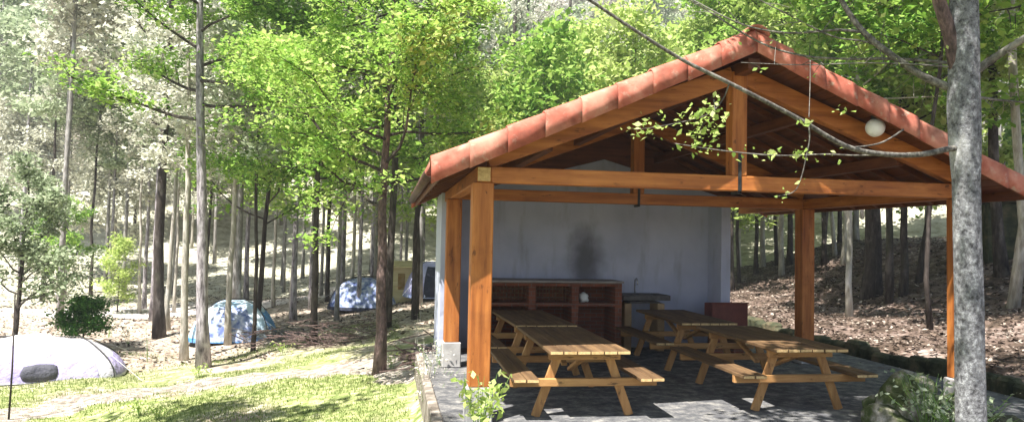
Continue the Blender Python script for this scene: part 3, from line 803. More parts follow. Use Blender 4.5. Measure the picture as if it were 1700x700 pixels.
# navy awning half of the third tent
# dark bags in front of the white tent
def bag(label, px, py, s, m, seed):
    p = ground_hit(px, py); t = thing('camping_bag', label, 'bag', on(p.x, p.y), .3 * seed)
    g = random.Random(seed); vs = []
    for i in range(11):
        u = -1 + i / 5; rr = (1 - abs(u) ** 4) ** .5 * .5 + .02
        for k in range(12):
            a = 2 * math.pi * k / 12; q = rr * (1 + g.uniform(-.08, .08))
            vs.append((u * s, math.cos(a) * q * s * .7, .0 + max(0, s * .42 + math.sin(a) * q * s * 1.1)))
    MB().add(vs, [(i * 12 + k, i * 12 + (k + 1) % 12, (i + 1) * 12 + (k + 1) % 12, (i + 1) * 12 + k) for i in range(10) for k in range(12)] + [tuple(range(12)), tuple(range(120, 132))]).build('bag_body', m, t, True)
    MB().tube([(-.3 * s, 0, s * .72), (-.15 * s, 0, s * .95), (.15 * s, 0, s * .95), (.3 * s, 0, s * .72)], .012, 6).build('handle', BLACKM, t, True)
bag('dark grey holdall on the grass in front of the white tent', 66, 634, .38, GRYC, 1)
bag('black sack at the far left edge of the grass', 6, 638, .30, NAVY, 2)

# wooden notice hut far behind tents
p = ground_hit(670, 498)
hut = thing('wooden_kiosk', 'small pale yellow timber kiosk behind the tents left of the pavilion', 'kiosk', on(p.x, p.y, -.1), R(4))
YB = mat('yellow_boards', [(.35, (.50, .40, .20)), (.6, (.68, .58, .34))], (1, 1, 14), .8, 5, .3)
MB().box((-.8, -.6, 0), (.8, .6, 1.9)).build('wall', YB, hut)
MB().box((-.32, -.63, .75), (-.02, -.603, 1.6)).build('door', cloth('ochre', (.33, .22, .10)), hut)
m_ = MB(); m_.add([(-1.0, -.85, 1.902), (1.0, -.85, 1.902), (1.0, .8, 2.15), (-1.0, .8, 2.15), (-1.0, -.85, 1.98), (1.0, -.85, 1.98), (1.0, .8, 2.23), (-1.0, .8, 2.23)], [(0, 3, 2, 1), (4, 5, 6, 7), (0, 1, 5, 4), (1, 2, 6, 5), (2, 3, 7, 6), (3, 0, 4, 7)])
m_.build('roof', YB, hut)
hut.scale = (.9, .9, .72)

# mossy stone hut on the far right
sh = thing('stone_shed', 'dark moss-covered stone shed behind the right end of the pavilion roof', 'shed', (0, 0, 0))
MOSS = mat('mossy_stone', [(.35, (.015, .02, .01)), (.5, (.05, .055, .03)), (.65, (.12, .10, .06))], (3, 3, 3), .95, 10, 1, .08)
q0 = at(1636, 400, 20)
sh.location = (q0.x, q0.y, 1.1); sh.rotation_euler = (0, 0, -R(36))
MB().box((0, 0, 0), (3.2, 1.8, 2.12), ch=.06).build('wall', MOSS, sh)
MB().box((-.08, -.15, 2.122), (3.4, 2.0, 2.24), ch=.04).build('roof', MOSS, sh)
MB().box((1.5, -.04, .1), (2.2, -.003, 1.9)).build('door', BK_DARK, sh)

# low dark stone row added to stand for the shadow band below the bank
m_ = MB(); g = random.Random(19)
y = 7.3
while y < 16.5:
    l_ = g.uniform(.25, .5)
    x_ = 8.17 + g.uniform(-.03, .03)
    m_.box((x_, y, -.2), (x_ + .24 + g.uniform(-.04, .04), y + l_ + .02, .20 + g.uniform(-.07, .07)), ch=.05); y += l_ - .01
EDG = m_.build('shadow_band_stones', MOSS, None); tag(EDG, 'low dark stone row added for the shadow band between the pavilion floor and the leafy bank', 'wall')
# ================================================================== ROCKS
def rock(label, x, y, s, seed, m, zs=.7):
    g = random.Random(seed); import bmesh
    bm = bmesh.new(); bmesh.ops.create_icosphere(bm, subdivisions=4, radius=1)
    pl = [(Vector((g.gauss(0, 1), g.gauss(0, 1), g.gauss(0, 1))).normalized(), g.uniform(.6, .95)) for _ in range(14)]
    from mathutils import noise
    for v_ in bm.verts:
        c = v_.co.copy()
        for n_, d0 in pl:
            e = c.dot(n_)
            if e > d0: c -= n_ * (e - d0) * .9
        c *= 1 + .12 * noise.noise(c * 2.5 + Vector((seed, 0, 0))) + .05 * noise.noise(c * 8)
        v_.co = Vector((c.x * s, c.y * s * .8, c.z * s * zs))
    me = bpy.data.meshes.new('rock'); bm.to_mesh(me); bm.free()
    o = link('rock', me, m, None, True); o.location = on(x, y, s * zs * .35); o.rotation_euler = (0, 0, seed)
    return tag(o, label, 'rock', 'rocks beside the front right post')
ROCK = mat('mossy_rock', [(.34, (.015, .022, .008)), (.46, (.07, .09, .03)), (.54, (.18, .17, .13)), (.66, (.46, .43, .39))], (5, 5, 5), .95, 10, 1, .05)
rx = at(1535, 640, 7.7)
rock('largest mossy pale boulder between the right picnic table and the grey trunk', rx.x - .02, rx.y + .2, .36, 3, ROCK, 1.3)
rock('tall pale stone at the foot of the right post', rx.x + .38, rx.y + .05, .27, 5, ROCK, 1.3)
rock('small flat stone lying on the floor edge before the boulder', rx.x - .28, rx.y - .35, .22, 8, ROCK, .6)
rock('light grey stone lying between the table end and the largest boulder', rx.x - .12, rx.y + .55, .24, 12, ROCK, .9)
rock('low pale stone at the very front of the stone heap', rx.x + .12, rx.y - .62, .20, 14, ROCK, .7)
rock('dark stone half hidden behind the grey trunk', rx.x + .60, rx.y - .45, .30, 9, MOSS, .9)

# ================================================================== NEAR TREES
# lichened tree in the right foreground with long bare boughs
TD = 5.4
tb = at(1612, 700, TD); tb = Vector((tb.x, tb.y, float(gz(tb.x, tb.y))))
ft = thing('lichened_tree', 'grey lichen-spotted tree in the right foreground with long bare boughs across the roof', 'tree', tb)
def pp(px, py, D=TD): return at(px, py, D) - tb
trunk = [Vector((0.0, 0, -.2)), pp(1612, 700), pp(1610, 600), pp(1609, 500), pp(1606, 400), pp(1604, 300), pp(1602, 240), pp(1600, 180), pp(1600, 120), pp(1601, 60), pp(1600, 0), pp(1597, -120), pp(1590, -260), pp(1592, -420)]
trunk[0].x = trunk[1].x; trunk[0].y = trunk[1].y
rr_ = [.118, .104, .1, .097, .094, .094, .108, .112, .105, .10, .095, .08, .055, .03]
MB().tube(trunk, rr_, 18).build('trunk', BK_GREY, ft, True)
st = [pp(1602, 175), pp(1590, 120), pp(1578, 60), pp(1560, 5), pp(1545, -60), pp(1520, -200)]
MB().tube(st, [.06, .055, .05, .046, .042, .02], 12).build('limb', BK_RED, ft, True)
BM = MB()
def limb(pix, r0, r1, dz=0, n=7):
    pts = [pp(px, py, TD + d) for px, py, d in pix]
    # smooth by Catmull-Rom
    out = []
    for i in range(len(pts) - 1):
        p0 = pts[max(0, i - 1)]; p1 = pts[i]; p2 = pts[i + 1]; p3 = pts[min(len(pts) - 1, i + 2)]
        for k in range(5):
            t = k / 5
            out.append(.5 * ((2 * p1) + (p2 - p0) * t + (2 * p0 - 5 * p1 + 4 * p2 - p3) * t * t + (3 * p1 - p0 - 3 * p2 + p3) * t ** 3))
    out.append(pts[-1]); N = len(out)
    BM.tube(out, [r0 + (r1 - r0) * (i / (N - 1)) ** .8 for i in range(N)], n)
    return out
A1 = limb([(1600, 246, 0), (1575, 247, -.05), (1530, 256, -.1), (1470, 256, -.2), (1405, 243, -.3), (1330, 200, -.4), (1270, 168, -.5), (1205, 135, -.55), (1130, 98, -.6), (1050, 48, -.7), (975, -2, -.8), (900, -50, -.9)], .025, .009)
A2 = limb([(1598, 150, 0), (1570, 143, .05), (1530, 125, .1), (1480, 92, .15), (1435, 55, .2), (1405, 15, .25), (1385, -25, .3)], .036, .018)
A3 = limb([(1604, 130, 0), (1640, 103, 0), (1675, 80, -.1), (1720, 50, -.2), (1800, -10, -.3)], .036, .02)
A4 = limb([(1600, 110, 0), (1550, 102, .2), (1480, 98, .4), (1400, 98, .6), (1330, 92, .8), (1260, 70, .9), (1170, 15, 1.0), (1120, -15, 1)], .014, .006)
A5 = limb([(1590, 112, 0), (1500, 106, .1), (1420, 105, .2), (1330, 108, .3), (1230, 104, .4)], .008, .003)
A6 = limb([(1440, 55, .2), (1390, 50, .2), (1310, 55, .25), (1230, 40, .3), (1150, 0, .3)], .012, .005)
A7 = limb([(1612, 160, 0), (1650, 165, .1), (1700, 170, .2)], .012, .006)
A8 = limb([(1612, 150, 0), (1622, 175, .0), (1623, 200, .05), (1617, 235, .05)], .010, .004)
A9 = limb([(1470, 256, -.2), (1420, 258, -.15), (1370, 256, -.1), (1290, 258, 0), (1200, 250, 0), (1120, 238, 0)], .008, .003)
A10 = limb([(1342, 205, -.4), (1344, 230, -.4), (1338, 262, -.38), (1330, 295, -.36), (1318, 318, -.36), (1290, 326, -.35)], .0055, .003)
A11 = limb([(1345, 100, -.1), (1345, 130, -.1), (1344, 165, -.2), (1343, 195, -.35)], .003, .003)
A12 = limb([(1210, 140, -.55), (1200, 165, -.5), (1175, 190, -.5), (1120, 205, -.5), (1060, 215, -.5)], .006, .002)
A13 = limb([(1185, 165, -.5), (1185, 190, -.5), (1165, 210, -.45), (1165, 240, -.4)], .004, .002)
A14 = limb([(1500, 215, 0), (1460, 238, -.1), (1400, 246, -.25)], .007, .006)
A15 = limb([(1480, 92, .15), (1440, 70, .2), (1380, 60, .2), (1300, 20, .2), (1240, -10, .2)], .009, .004)
g = random.Random(4)
anc_f = []
for A in (A2, A3, A6, A15, A4, A7, A5):
    for i in range(3, len(A), 2):
        d = Vector((g.gauss(0, 1), g.gauss(0, 1), g.gauss(.1, .8))).normalized() * g.uniform(.08, .3)
        BM.tube([A[i], A[i] + d * .5 + Vector((0, 0, .01)), A[i] + d], [.004, .003, .0015], 3, False)
        if g.random() < .4: anc_f.append(A[i] + d)
# out-of-frame upper crown
T_, B_, an_ = grow(91, 4.6, .05, .02, 20, 3.3, sub=6, up=.5)
off = trunk[10]
BM.add([Vector(v_) + off for v_ in B_.v], B_.f)
BM.build('boughs', BK_BRANCH, ft, True)
LC = []
for A, n_, sg in ((A12, 80, .045), (A13, 110, .055), (A9, 40, .03), (A10, 12, .03)):
    for k in range(n_):
        i = g.randrange(len(A) // 3, len(A)); LC.append(tuple(A[i] + Vector((g.gauss(0, sg), g.gauss(0, sg), g.gauss(0, sg)))))
for cpx in ((1060, 215), (1075, 218), (1398, 185), (1276, 255), (1333, 255), (1340, 205), (1195, 195), (1130, 190)):
    c = pp(*cpx, TD - .45)
    for k in range(9): LC.append(tuple(c + Vector((g.gauss(0, .035), g.gauss(0, .035), g.gauss(0, .02)))))
for a in anc_f:
    for k in range(3): LC.append(tuple(a + Vector((g.gauss(0, .03), g.gauss(0, .03), g.gauss(0, .03)))))
n_near = len(LC)
up_ = [tuple(Vector(a) + off) for a, w in an_ if a.z > .9]
gg = np.random.default_rng(3)
U = np.repeat(np.array(up_), 14, 0); U = U + gg.normal(size=U.shape) * .13
C_ = np.concatenate([np.array(LC), U]); S_ = np.concatenate([np.full(n_near, .04), np.full(len(U), .12)])
link('leaves', leafmesh('leaves', C_, S_, .3, .6, seed=5), LF_YEL, ft)

# ---- the two big green trees on the left, and the pine
def treeat(px, py): 
    p = ground_hit(px, py); return on(p.x, p.y)
pA = treeat(632, 620); DA = pA.y
T_, B_, an_ = grow(11, 9.0, .108, .33, 30, 3.3, sub=7, up=.18, wob=.02, tap=.2, prof=lambda q: .95 - .5 * q, sub2=4)
make_tree('leafy_tree', 'bright green leafy tree with straight brown trunk nearest the pavilion on the left', 'tree', pA, 0, T_, B_, an_, BK_RED, LF_GREEN, 21, .13, .092, 21, brm=BK_DARK, flat=.9)
pB = treeat(521, 572)
T_, B_, an_ = grow(12, 11.0, .09, .38, 30, 3.5, sub=7, up=.2, wob=.015, tap=.2, prof=lambda q: .9 - .45 * q, sub2=4)
make_tree('leafy_tree', 'green leafy tree with slim dark trunk left of the brown-trunked one', 'tree', pB, 1, T_, B_, an_, BK_DARK, LF_GREEN, 19, .16, .11, 22, flat=.9)
pC = treeat(338, 610)
T_, B_, an_ = grow(13, 13.0, .14, .42, 22, 3.2, sub=7, up=.1, wob=.012, tap=.25, prof=lambda q: .9 - .5 * q, lean=(-.045, 0), sub2=4)
make_tree('pine_tree', 'tall pine with pale mauve-grey bark standing in front of the blue tent', 'tree', pC, 0, T_, B_, an_, BK_PINE, LF_GREEN, 16, .17, .11, 23, brm=BK_DARK, flat=.8)
# more green crowns filling the top centre
for i, (px, py, h, sp, m_, lb) in enumerate([
    (430, 560, 10.5, 3.4, LF_GREEN, 'green leafy tree with thin stem behind the blue tent'),
    (690, 530, 9.5, 3.1, LF_GREEN, 'green leafy tree with thin dark stem close to the pavilion wall'),
    (583, 512, 11, 3.2, LF_YEL, 'pale-stemmed leafy tree just left of the navy patterned tent'),
    (487, 525, 12, 2.6, LF_GREEN, 'pale-stemmed tree on the slope between the blue and navy tents')]):
    T_, B_, an_ = grow(40 + i, h, .085, .30, 22, sp, sub=6, up=.2, wob=.025, tap=.2, prof=lambda q: .9 - .4 * q, sub2=3)
    make_tree('leafy_tree', lb, 'tree', treeat(px, py), i, T_, B_, an_, BK_PALE if i > 1 else BK_DARK, m_, 11, .22, .16, 50 + i, flat=.8)

# young yellow-green tree, dark bush, left edge tree
T_, B_, an_ = grow(68, 2.9, .028, .12, 17, 1.05, sub=5, up=.75, tap=.3, wob=.06)
make_tree('young_tree', 'small yellow-green sapling tree glowing behind the white tent', 'tree', treeat(196, 520), 0, T_, B_, an_, BK_DARK, LF_YEL, 8, .15, .10, 61)
T_, B_, an_ = grow(62, 1.25, .03, .30, 16, .85, sub=5, up=.5, tap=.3, wob=.08, prof=lambda q: .9 - .5 * q)
make_tree('bush', 'dark green bush on a short stem just behind the white tent', 'bush', treeat(136, 585), 0, T_, B_, an_, BK_DARK, LF_DARK, 11, .13, .085, 62)
T_, B_, an_ = grow(63, 4.6, .07, .25, 18, 2.0, sub=6, up=.3, tap=.3, prof=lambda q: 1 - .5 * q)
make_tree('leafy_tree', 'loose mid-green tree with dark stem at the left edge behind the white tent', 'tree', treeat(22, 590), 0, T_, B_, an_, BK_DARK, LF_MID, 14, .15, .11, 63)
T_, B_, an_ = grow(64, 4.3, .05, .28, 15, 1.7, sub=5, up=.35, tap=.3)
make_tree('leafy_tree', 'thin green young tree with crooked stem beyond the left end of the white tent', 'tree', treeat(98, 505), 2, T_, B_, an_, BK_DARK, LF_GREEN, 10, .16, .13, 64)

# slender trunks in the middle distance (crowns out of the frame above)
mid = [(263, 560, .17, BK_DARK, 'thick black trunk left of the mauve pine'), (278, 548, .08, BK_PALE, 'pale slim trunk right beside the thick black one'),
       (306, 598, .10, BK_PALE, 'leaning lichen-grey trunk directly left of the mauve pine'), (379, 572, .09, BK_PALE, 'pale grey trunk crossing the blue tent'),
       (421, 582, .055, BK_DARK, 'thin dark trunk at the right end of the blue tent'), (642, 545, .11, BK_DARK, 'thick dark trunk just behind the brown leafy tree trunk'),
       (693, 528, .08, BK_DARK, 'dark trunk in front of the lavender tent'), (152, 490, .08, BK_DARK, 'thin dark trunk on the far slope above the bush'),
       (68, 500, .10, BK_DARK, 'dark trunk on the slope above the white tent'), (232, 520, .07, BK_PALE, 'pale thin trunk right of the yellow-green sapling'),
       (290, 520, .07, BK_PALE, 'pale stem on the slope behind the leaning trunk'), (340, 500, .08, BK_DARK, 'dark stem seen behind the mauve pine'),
       (455, 510, .08, BK_PALE, 'pale stem beyond the blue tent on its right'), (545, 500, .09, BK_DARK, 'dark stem beyond the brush pile'),
       (1227, 470, .07, BK_DARK, 'thin green-leaved stem just right of the white wall'), (1203, 480, .06, BK_DARK, 'thin dark stem touching the end of the white wall'),
       (1252, 455, .09, BK_DARK, 'short dark stem left of the rear right post'), (1291, 440, .08, BK_DARK, 'dark stem immediately left of the rear right post'),
       (1409, 527, .075, BK_PALE, 'bright white birch-like trunk seen through the pavilion'), (1445, 492, .25, BK_DARK, 'thickest black trunk seen through the pavilion'),
       (1500, 492, .10, BK_DARK, 'crooked dark trunk between the thickest black one and the grey tree'), (1549, 548, .05, BK_DARK, 'very thin dark stem at the bank foot left of the grey tree'),
       (1365, 440, .10, BK_DARK, 'dark trunk on the bank crest right of the rear post'), (1523, 470, .08, BK_DARK, 'slanting dark stem on the bank right of the crooked trunk'),
       (1385, 425, .08, BK_PALE, 'pale trunk on the bank crest behind the white birch-like one'), (1340, 430, .09, BK_PALE, 'pale stem just right of the rear right post'),
       (1665, 455, .14, BK_DARK, 'dark trunk right of the grey foreground tree')]
mid += [(1478, -19, .09, BK_DARK, 'dark trunk added to shade the bank directly above the right table'), (1340, -23, .10, BK_DARK, 'dark trunk added to shade the bank immediately right of the rear right post'), (1690, -16, .10, BK_PALE, 'pale trunk added to shade the bank at the right edge beside the stone shed'),  # these three trees are added with big crowns to shade the bank
        (852, -36, .17, BK_DARK, 'dark trunk standing high behind the left slope of the roof'), (868, -40, .15, BK_DARK, 'dark trunk just right of the one behind the left roof slope'),
        (782, -42, .13, BK_PALE, 'pale trunk behind the roof corner and the leafy tree'), (942, -44, .16, BK_DARK, 'dark trunk behind the middle of the left roof slope'), (1662, -34, .16, BK_DARK, 'dark trunk in the top right corner behind the grey tree')]
for i, (px, py, r, m_, lb) in enumerate(mid):
    if py < 0: q = at(px, 200, -py); p = on(q.x, q.y)
    else: p = treeat(px, py)
    h = random.uniform(9, 13) * (1.7 if py < 0 else 1)
    ln = (random.uniform(-.03, .03), 0)
    if px == 1523: ln = (.16, 0)
    if px == 306: ln = (-.03, 0)
    T_, B_, an_ = grow(100 + i, h, r, .50 if px < 1100 else .40, 24 if px > 1100 else 14, 3.5 if px > 1100 else 2.0, sub=5, up=.3, wob=.035 if px > 1100 else .02, tap=.35, lean=ln, sub2=3)
    lf = [LF_PALE, LF_MID, LF_PALE][i % 3] if px < 1100 else [LF_GREEN, LF_YEL, LF_YEL][i % 3]
    make_tree('slender_tree', lb, 'tree', p, random.random() * 6, T_, B_, an_, m_, lf, 13 if px > 1100 else 7, .22, .19 if px > 1100 else .15, 120 + i, group='slender trunks in the wood around the clearing')

# ================================================================== SAPLINGS AND WEEDS
def weed(name, label, cat, x, y, h, n, lm, ls, seed, spread=.12, per=5, z=None, stem=.006):
    g = random.Random(seed); z0 = float(gz(x, y)) if z is None else z
    t = thing(name, label, cat, (x, y, z0)); S = MB(); C = []
    for k in range(n):
        a = g.random() * 6.3; tx, ty = math.cos(a) * spread * g.random() * 2, math.sin(a) * spread * g.random() * 2; hh = h * g.uniform(.6, 1)
        p = [Vector((tx * .15, ty * .15, -.02)), Vector((tx * .4, ty * .4, hh * .4)), Vector((tx * .8 + g.gauss(0, .01), ty * .8, hh * .75)), Vector((tx, ty, hh))]
        S.tube(p, [stem, stem * .8, stem * .6, stem * .3], 4, False)
        for j in range(per * 3):
            q = p[1].lerp(p[3], g.random()); C.append(tuple(q + Vector((g.gauss(0, spread * .3), g.gauss(0, spread * .3), g.gauss(0, .02)))))
    S.build('stems', BK_PALE if cat == 'sapling' else GRN, t)
    link('leaves', leafmesh('leaves', np.array(C), ls, .3, .5, seed=seed), lm, t)
    return t
GRN = mat('green_stem', [(.4, (.12, .22, .05)), (.6, (.2, .32, .08))], (9, 9, 9), .7, 3, 0)
q = at(797, 690, 6.9)
weed('leafy_plant', 'pale green leafy weed clump growing in front of the front left post', 'plant', q.x, 7.0, .62, 12, LF_YEL, .075, 5, .17, 6, z=0)
weed('fern_clump', 'pale green trailing plant growing over the largest boulder', 'plant', rx.x - .08, rx.y - .12, .58, 16, LF_MID, .06, 16, .26, 5, z=0.05)
rock('medium mossy stone leaning on the left of the largest boulder', rx.x - .36, rx.y + .12, .26, 21, ROCK, .9)
rock('upright mottled stone between the largest boulder and the tall pale stone', rx.x + .22, rx.y + .35, .27, 23, ROCK, 1.35)
weed('fern_clump', 'dull green ivy sprawling down the front of the boulders', 'plant', rx.x + .05, rx.y - .42, .5, 18, LF_MID, .05, 18, .3, 6, z=0.0)
weed('fern_clump', 'grey-green weeds between the boulders and the right post', 'plant', rx.x + .30, rx.y - .22, .42, 12, LF_MID, .055, 17, .2, 5, z=0)
q = ground_hit(705, 680)
weed('bare_sapling', 'thin bare sapling with few leaves at the pavilion corner', 'sapling', q.x, q.y, 1.25, 6, LF_PALE, .04, 6, .16, 2)
q = ground_hit(690, 600)
weed('bare_sapling', 'thin bare sapling on the grass behind the one at the pavilion corner', 'sapling', q.x, q.y, 1.2, 4, LF_PALE, .05, 7, .1, 2)
for i, (px, py, h, n, lb) in enumerate([(728, 625, .55, 12, 'dry straw-coloured weeds against the pavilion kerb beside the rear left post'), (718, 655, .5, 12, 'dry weeds against the kerb level with the front left post'), (706, 692, .5, 12, 'dry weeds at the bottom edge of the photo against the kerb')]):
    q = ground_hit(px, py)
    weed('dry_weeds', lb, 'plant', q.x, q.y, h, n, LF_PINK, .045, 70 + i, .24, 5)
for i, (px, py, h, n) in enumerate([(232, 690, .35, 9), (262, 694, .28, 7), (180, 560, .9, 5), (215, 570, .8, 5), (470, 590, .35, 7), (330, 626, .3, 12), (650, 612, .3, 6), (245, 600, .9, 4)]):
    q = ground_hit(px, py)
    lb = ['low green weed tuft at the bottom edge of the lawn', 'second low weed tuft at the bottom edge right of its neighbour', 'pale dry shrub beside the lavender tent door', 'pale dry shrub one step right of the tent door', 'small green tuft beside the track', 'green grass tuft at the foot of the mauve pine', 'green tuft right beside the brown trunk foot', 'thin dry shrub between tent and black trunk'][i]
    weed('weed_tuft', lb, 'plant', q.x, q.y, h, n, LF_YEL if 'dry' not in lb else LF_PALE, .06, 30 + i, .18, 3)
q = ground_hit(14, 699)
o = MB().tube([(q.x, q.y, q.z - .1), (q.x + .02, q.y, q.z + .9), (q.x, q.y + .02, q.z + 2.2)], [.018, .016, .012], 8).build('wooden_stake', BK_DARK, None, True)
tag(o, 'thin upright stake at the far left edge of the lawn', 'stake')

# brush piles
def brush(label, px, py, w, h, n, seed, m):
    q = ground_hit(px, py); g = random.Random(seed); B = MB()
    for k in range(n):
        c = Vector((g.gauss(0, w / 3), g.gauss(0, .4), abs(g.gauss(0, h / 2)))); a = g.gauss(0, .5); ln_ = g.uniform(.3, .9)
        d = Vector((math.cos(a), math.sin(a) * g.choice((-1, 1)), g.gauss(0, .22))).normalized() * ln_
        B.tube([c - d * .5, c + Vector((0, 0, g.gauss(0, .03))), c + d * .5], [.012, .014, .006], 4)
    o = B.build('brush_pile', m, None); o.location = on(q.x, q.y); return tag(o, label, 'brush pile', kind='stuff')
brush('pile of reddish dead branches left of the navy tent', 548, 572, 2.6, .5, 160, 2, BK_RED)
brush('low heap of cut twigs on the grass right of the brown trunk', 712, 604, .6, .35, 60, 3, BK_RED)
brush('grey heap of twigs below the navy tent', 470, 560, 1.8, .35, 90, 5, BK_BRANCH)

# ================================================================== FAR WOOD
def variant(seed, h, r, kind):
    if kind == 'pale':
        T_, B_, an_ = grow(seed, h, r, .22, 26, h * .26, sub=6, up=.5, wob=.02, tap=.2, sub2=3, prof=lambda q: 1 - .55 * q)
        return T_, B_, an_
    if kind == 'pine':
        return grow(seed, h, r, .62, 18, h * .13, sub=5, up=.15, wob=.008, tap=.3, sub2=2)
    return grow(seed, h, r, .34, 24, h * .27, sub=6, up=.4, wob=.02, tap=.2, sub2=3, prof=lambda q: 1 - .5 * q)
protos = {}
spec = [('pale', 0, 10, .10, BK_PALE, LF_PALE, 12, .42, .22), ('pale', 1, 11, .10, BK_PALE, LF_PINK, 12, .42, .20), ('pale', 2, 9, .09, BK_DARK, LF_PALE, 12, .42, .22),
        ('pine', 0, 17, .11, BK_MID, LF_PALE, 7, .40, .26), ('pine', 1, 15, .12, BK_PINE, LF_MID, 8, .40, .26),
        ('green', 0, 9, .10, BK_DARK, LF_YEL, 7, .42, .23), ('green', 1, 10, .10, BK_DARK, LF_MID, 8, .42, .23), ('green', 2, 9, .10, BK_PALE, LF_GREEN, 7, .42, .23)]
names = {'pale': 'budding_tree', 'pine': 'pine_tree', 'green': 'leafy_tree'}
labs = {('pale', 0): 'pale budding tree with a cream-green haze of twigs on the hillside', ('pale', 1): 'bare beige-twigged tree on the hillside', ('pale', 2): 'dark-stemmed budding tree with pale twigs on the hillside',
        ('pine', 0): 'tall brown-barked pine standing on the far hillside', ('pine', 1): 'tall grey-barked pine standing on the far hillside',
        ('green', 0): 'yellow-green leafy tree on the hillside', ('green', 1): 'grey-green leafy tree on the hillside', ('green', 2): 'fresh green leafy tree on the hillside'}
grp = {'pale': 'bare budding trees on the hillside', 'pine': 'pines on the hillside', 'green': 'leafy trees on the hillside'}
def polar(ang, r):   # ang = degrees right of the view's centre line
    a = YAW + R(ang); return r * math.sin(a), r * math.cos(a)
places = []
g = random.Random(77)
def free(x, y, d): return all((x - a) ** 2 + (y - b_) ** 2 > d * d for a, b_, *_ in places)
def scatter(kind, idxs, n, a0, a1, r0, r1, dmin, smin=.85, smax=1.25):
    c = 0; tries = 0
    while c < n and tries < n * 30:
        tries += 1; r = r0 + (r1 - r0) * g.random() ** .8; x, y = polar(g.uniform(a0, a1), r)
        if not free(x, y, dmin): continue
        places.append((x, y, kind, g.choice(idxs), g.uniform(smin, smax))); c += 1
scatter('pine', [0, 1], 34, -34, -6, 24, 44, 1.9, .7, 1.1)
scatter('pine', [0, 1], 34, -36, -2, 40, 95, 2.4)
scatter('pale', [0, 1, 2], 85, -38, -8, 44, 120, 3.0, .8, 1.3)
scatter('pale', [0, 1, 2], 34, -8, 10, 55, 120, 3.5)
scatter('green', [0, 2, 0, 1], 26, -14, 14, 36, 80, 3.0)
scatter('green', [0, 0, 2], 26, 2, 26, 30, 62, 2.8)
scatter('pine', [0, 1], 34, -3, 38, 34, 90, 2.6)
scatter('pale', [0, 1, 2], 40, 10, 38, 50, 120, 3.2)
scatter('green', [1, 2], 12, 22, 38, 40, 80, 3.0)
for px_, D_, i_, s_ in ((905, 24, 2, .9), (965, 29, 0, 1.1), (1050, 27, 0, 1.05), (1130, 31, 2, 1.2), (1215, 27, 0, 1.15), (1310, 30, 0, 1.2), (1400, 27, 2, 1.1), (830, 31, 0, 1.0), (1500, 33, 0, 1.2)):
    q = at(px_, 300, D_); places.append((q.x, q.y, 'green', i_, s_))
first = {}
for x, y, kind, i, s in places:
    key = (kind, i); sp = [q for q in spec if q[0] == kind and q[1] == i][0]
    loc = on(x, y, -.05); rz = g.random() * 6.28
    if key not in first:
        T_, B_, an_ = variant(200 + 10 * i + len(kind), sp[2], sp[3], kind)
        t = make_tree(names[kind], labs[key], 'tree', loc, rz, T_, B_, an_, sp[4], sp[5], sp[6], sp[7], sp[8], 300 + i * 7 + len(kind), group=grp[kind], flat=.4)
        first[key] = t
    else:
        dup(first[key], loc, rz, s)

# off-frame trees that throw the dappled shade on the lawn and the pavilion front
for i, (x, y, h, fb, sp, sc_) in enumerate([(-6.6, 8.0, 10, .55, 3.0, 0), (-6.0, 3.2, 11, .6, 3.0, 0), (.8, -1.8, 11, .55, 3.3, 1), (-15, 10.0, 11, .5, 3.0, 0), (10.8, 7.5, 10, .5, 3.0, 0), (13.5, 12.0, 11, .42, 3.2, 0)]):
    T_, B_, an_ = grow(400 + i, h, .14, fb, 20, sp, sub=6, up=.25, sub2=3, lean=(.10, .25) if sc_ else (0, 0))  # the unseen leaning tree is shaped to shade the pavilion front
    make_tree('leafy_tree', ['tall leafy tree beside the lawn left of the camera', 'tall leafy tree behind the camera on the left', 'tall unseen leafy tree just behind the camera, leaned to shade the pavilion front', 'tall leafy tree beyond the left end of the lawn', 'tall leafy tree right of the pavilion', 'leafy tree on the bank right of the pavilion'][i], 'tree', on(x, y), i, T_, B_, an_, BK_DARK, LF_GREEN, 8, .2, .16, 410 + i)

# ================================================================== GROUND COVER (stuff)
def blades(name, n, region, hmin, hmax, wd, m, label, cat, seed):
    g = np.random.default_rng(seed); X = []; 
    x0, x1, y0, y1 = region
    x = g.uniform(x0, x1, n * 2); y = y0 + (y1 - y0) * g.random(n * 2) ** 1.2
    pn = np.sin(x * 1.7 + np.sin(y * 2.1) * 1.5) + np.sin(y * 1.9 - x * .8) + np.sin(x * .5 + y * .7) * 1.1
    k = pn + g.normal(size=len(x)) * .7 > -.2
    x = x[k][:n]; y = y[k][:n]; n = len(x); z = gz(x, y)
    a = g.uniform(0, 6.28, n); w = wd * g.uniform(.6, 1.4, n); h = g.uniform(hmin, hmax, n); lx = g.normal(size=n) * h * .4; ly = g.normal(size=n) * h * .4
    V = np.empty((n, 3, 3)); V[:, 0] = np.stack([x - np.cos(a) * w, y - np.sin(a) * w, z - .01], 1); V[:, 1] = np.stack([x + np.cos(a) * w, y + np.sin(a) * w, z - .01], 1); V[:, 2] = np.stack([x + lx, y + ly, z + h], 1)
    me = bpy.data.meshes.new(name); me.vertices.add(n * 3); me.vertices.foreach_set('co', V.ravel()); me.loops.add(n * 3); me.loops.foreach_set('vertex_index', np.arange(n * 3, dtype=np.int32))
    me.polygons.add(n); me.polygons.foreach_set('loop_start', np.arange(0, n * 3, 3, dtype=np.int32))
    at_ = me.attributes.new('rnd', 'FLOAT', 'FACE'); at_.data.foreach_set('value', np.clip(.5 + pn[k][:n] * .0 + g.normal(size=n) * .25, 0, 1).astype(np.float32)); me.update(calc_edges=True)
    o = link(name, me, m); return tag(o, label, cat, kind='stuff')
blades('grass', 80000, (-11, .35, 6.5, 21), .02, .06, .008, GRASSB, 'short patchy grass on the sunny terrace', 'grass', 1)
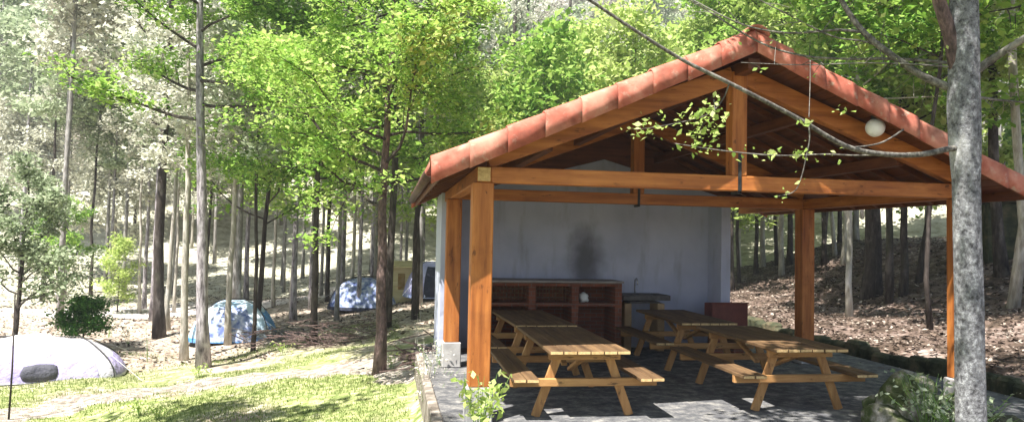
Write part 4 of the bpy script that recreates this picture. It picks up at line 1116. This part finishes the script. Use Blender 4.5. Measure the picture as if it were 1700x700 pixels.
def litter(name, n, xr, yr, size, m, label, seed, cond):
    g = np.random.default_rng(seed); x = g.uniform(*xr, n); y = g.uniform(*yr, n); k = cond(x, y); x = x[k]; y = y[k]
    C = np.stack([x, y, gz(x, y) + g.uniform(.005, .04, len(x))], 1)
    me = leafmesh(name, C, size, 2.0, .6, seed=seed); o = link(name, me, m); return tag(o, label, 'leaf litter', kind='stuff')
litter('leaf_litter', 90000, (7.5, 30), (4, 34), .09, LITTER, 'brown dry leaves covering the bank', 2, lambda x, y: (x > 7.6) | (y > 13.5))
litter('leaf_litter', 30000, (-22, 8), (18, 50), .10, LITTER, 'dry leaves and twigs scattered between the tents and the slope', 3, lambda x, y: y > 17 + 2 * np.sin(x))

# the pale air between the far trees
hz = MB().box((-175, -75, -14), (215, 260, 135), ch=.5).build('haze', None)
hm, nt, out = newmat('haze_air'); pv = nt.nodes.new('ShaderNodeVolumePrincipled'); pv.inputs['Density'].default_value = .0013
pv.inputs['Color'].default_value = (.93, .95, 1, 1); pv.inputs['Anisotropy'].default_value = .2
nt.links.new(pv.outputs[0], out.inputs['Volume']); hz.data.materials.append(hm); tag(hz, kind='stuff')
hz['label'] = 'thin pale sunlit haze hanging between the trees'; hz['category'] = 'haze'

# ================================================================== LIGHT
SEL, SAZ = R(61.5), R(48)      # elevation; azimuth measured from behind the camera towards the left
sd = Vector((-math.sin(SAZ) * math.cos(SEL), -math.cos(SAZ) * math.cos(SEL), math.sin(SEL)))
sl = bpy.data.lights.new('sun', 'SUN'); sl.energy = 5.0; sl.angle = R(.55); sl.color = (1, .955, .88)
so = bpy.data.objects.new('sun', sl); COL.objects.link(so); so.rotation_euler = sd.to_track_quat('Z', 'Y').to_euler(); so.location = sd * 30
w = bpy.data.worlds.new('World'); scn.world = w; w.use_nodes = True; nt = w.node_tree; nt.nodes.clear()
sky = nt.nodes.new('ShaderNodeTexSky'); sky.sky_type = 'NISHITA'; sky.sun_disc = False; sky.sun_elevation = SEL
sky.sun_rotation = math.atan2(sd.x, sd.y)
bg = nt.nodes.new('ShaderNodeBackground'); bg.inputs[1].default_value = .06
ow = nt.nodes.new('ShaderNodeOutputWorld'); nt.links.new(sky.outputs[0], bg.inputs[0]); nt.links.new(bg.outputs[0], ow.inputs[0])
scn.view_settings.view_transform = 'Standard'; scn.view_settings.look = 'None'; scn.view_settings.gamma = 1; scn.view_settings.exposure = 1.8
scn.view_settings.use_curve_mapping = False
scn.cycles.max_bounces = 8; scn.cycles.diffuse_bounces = 4; scn.cycles.transparent_max_bounces = 8
scn.cycles.use_denoising = True
scn.cycles.sample_clamp_indirect = 6
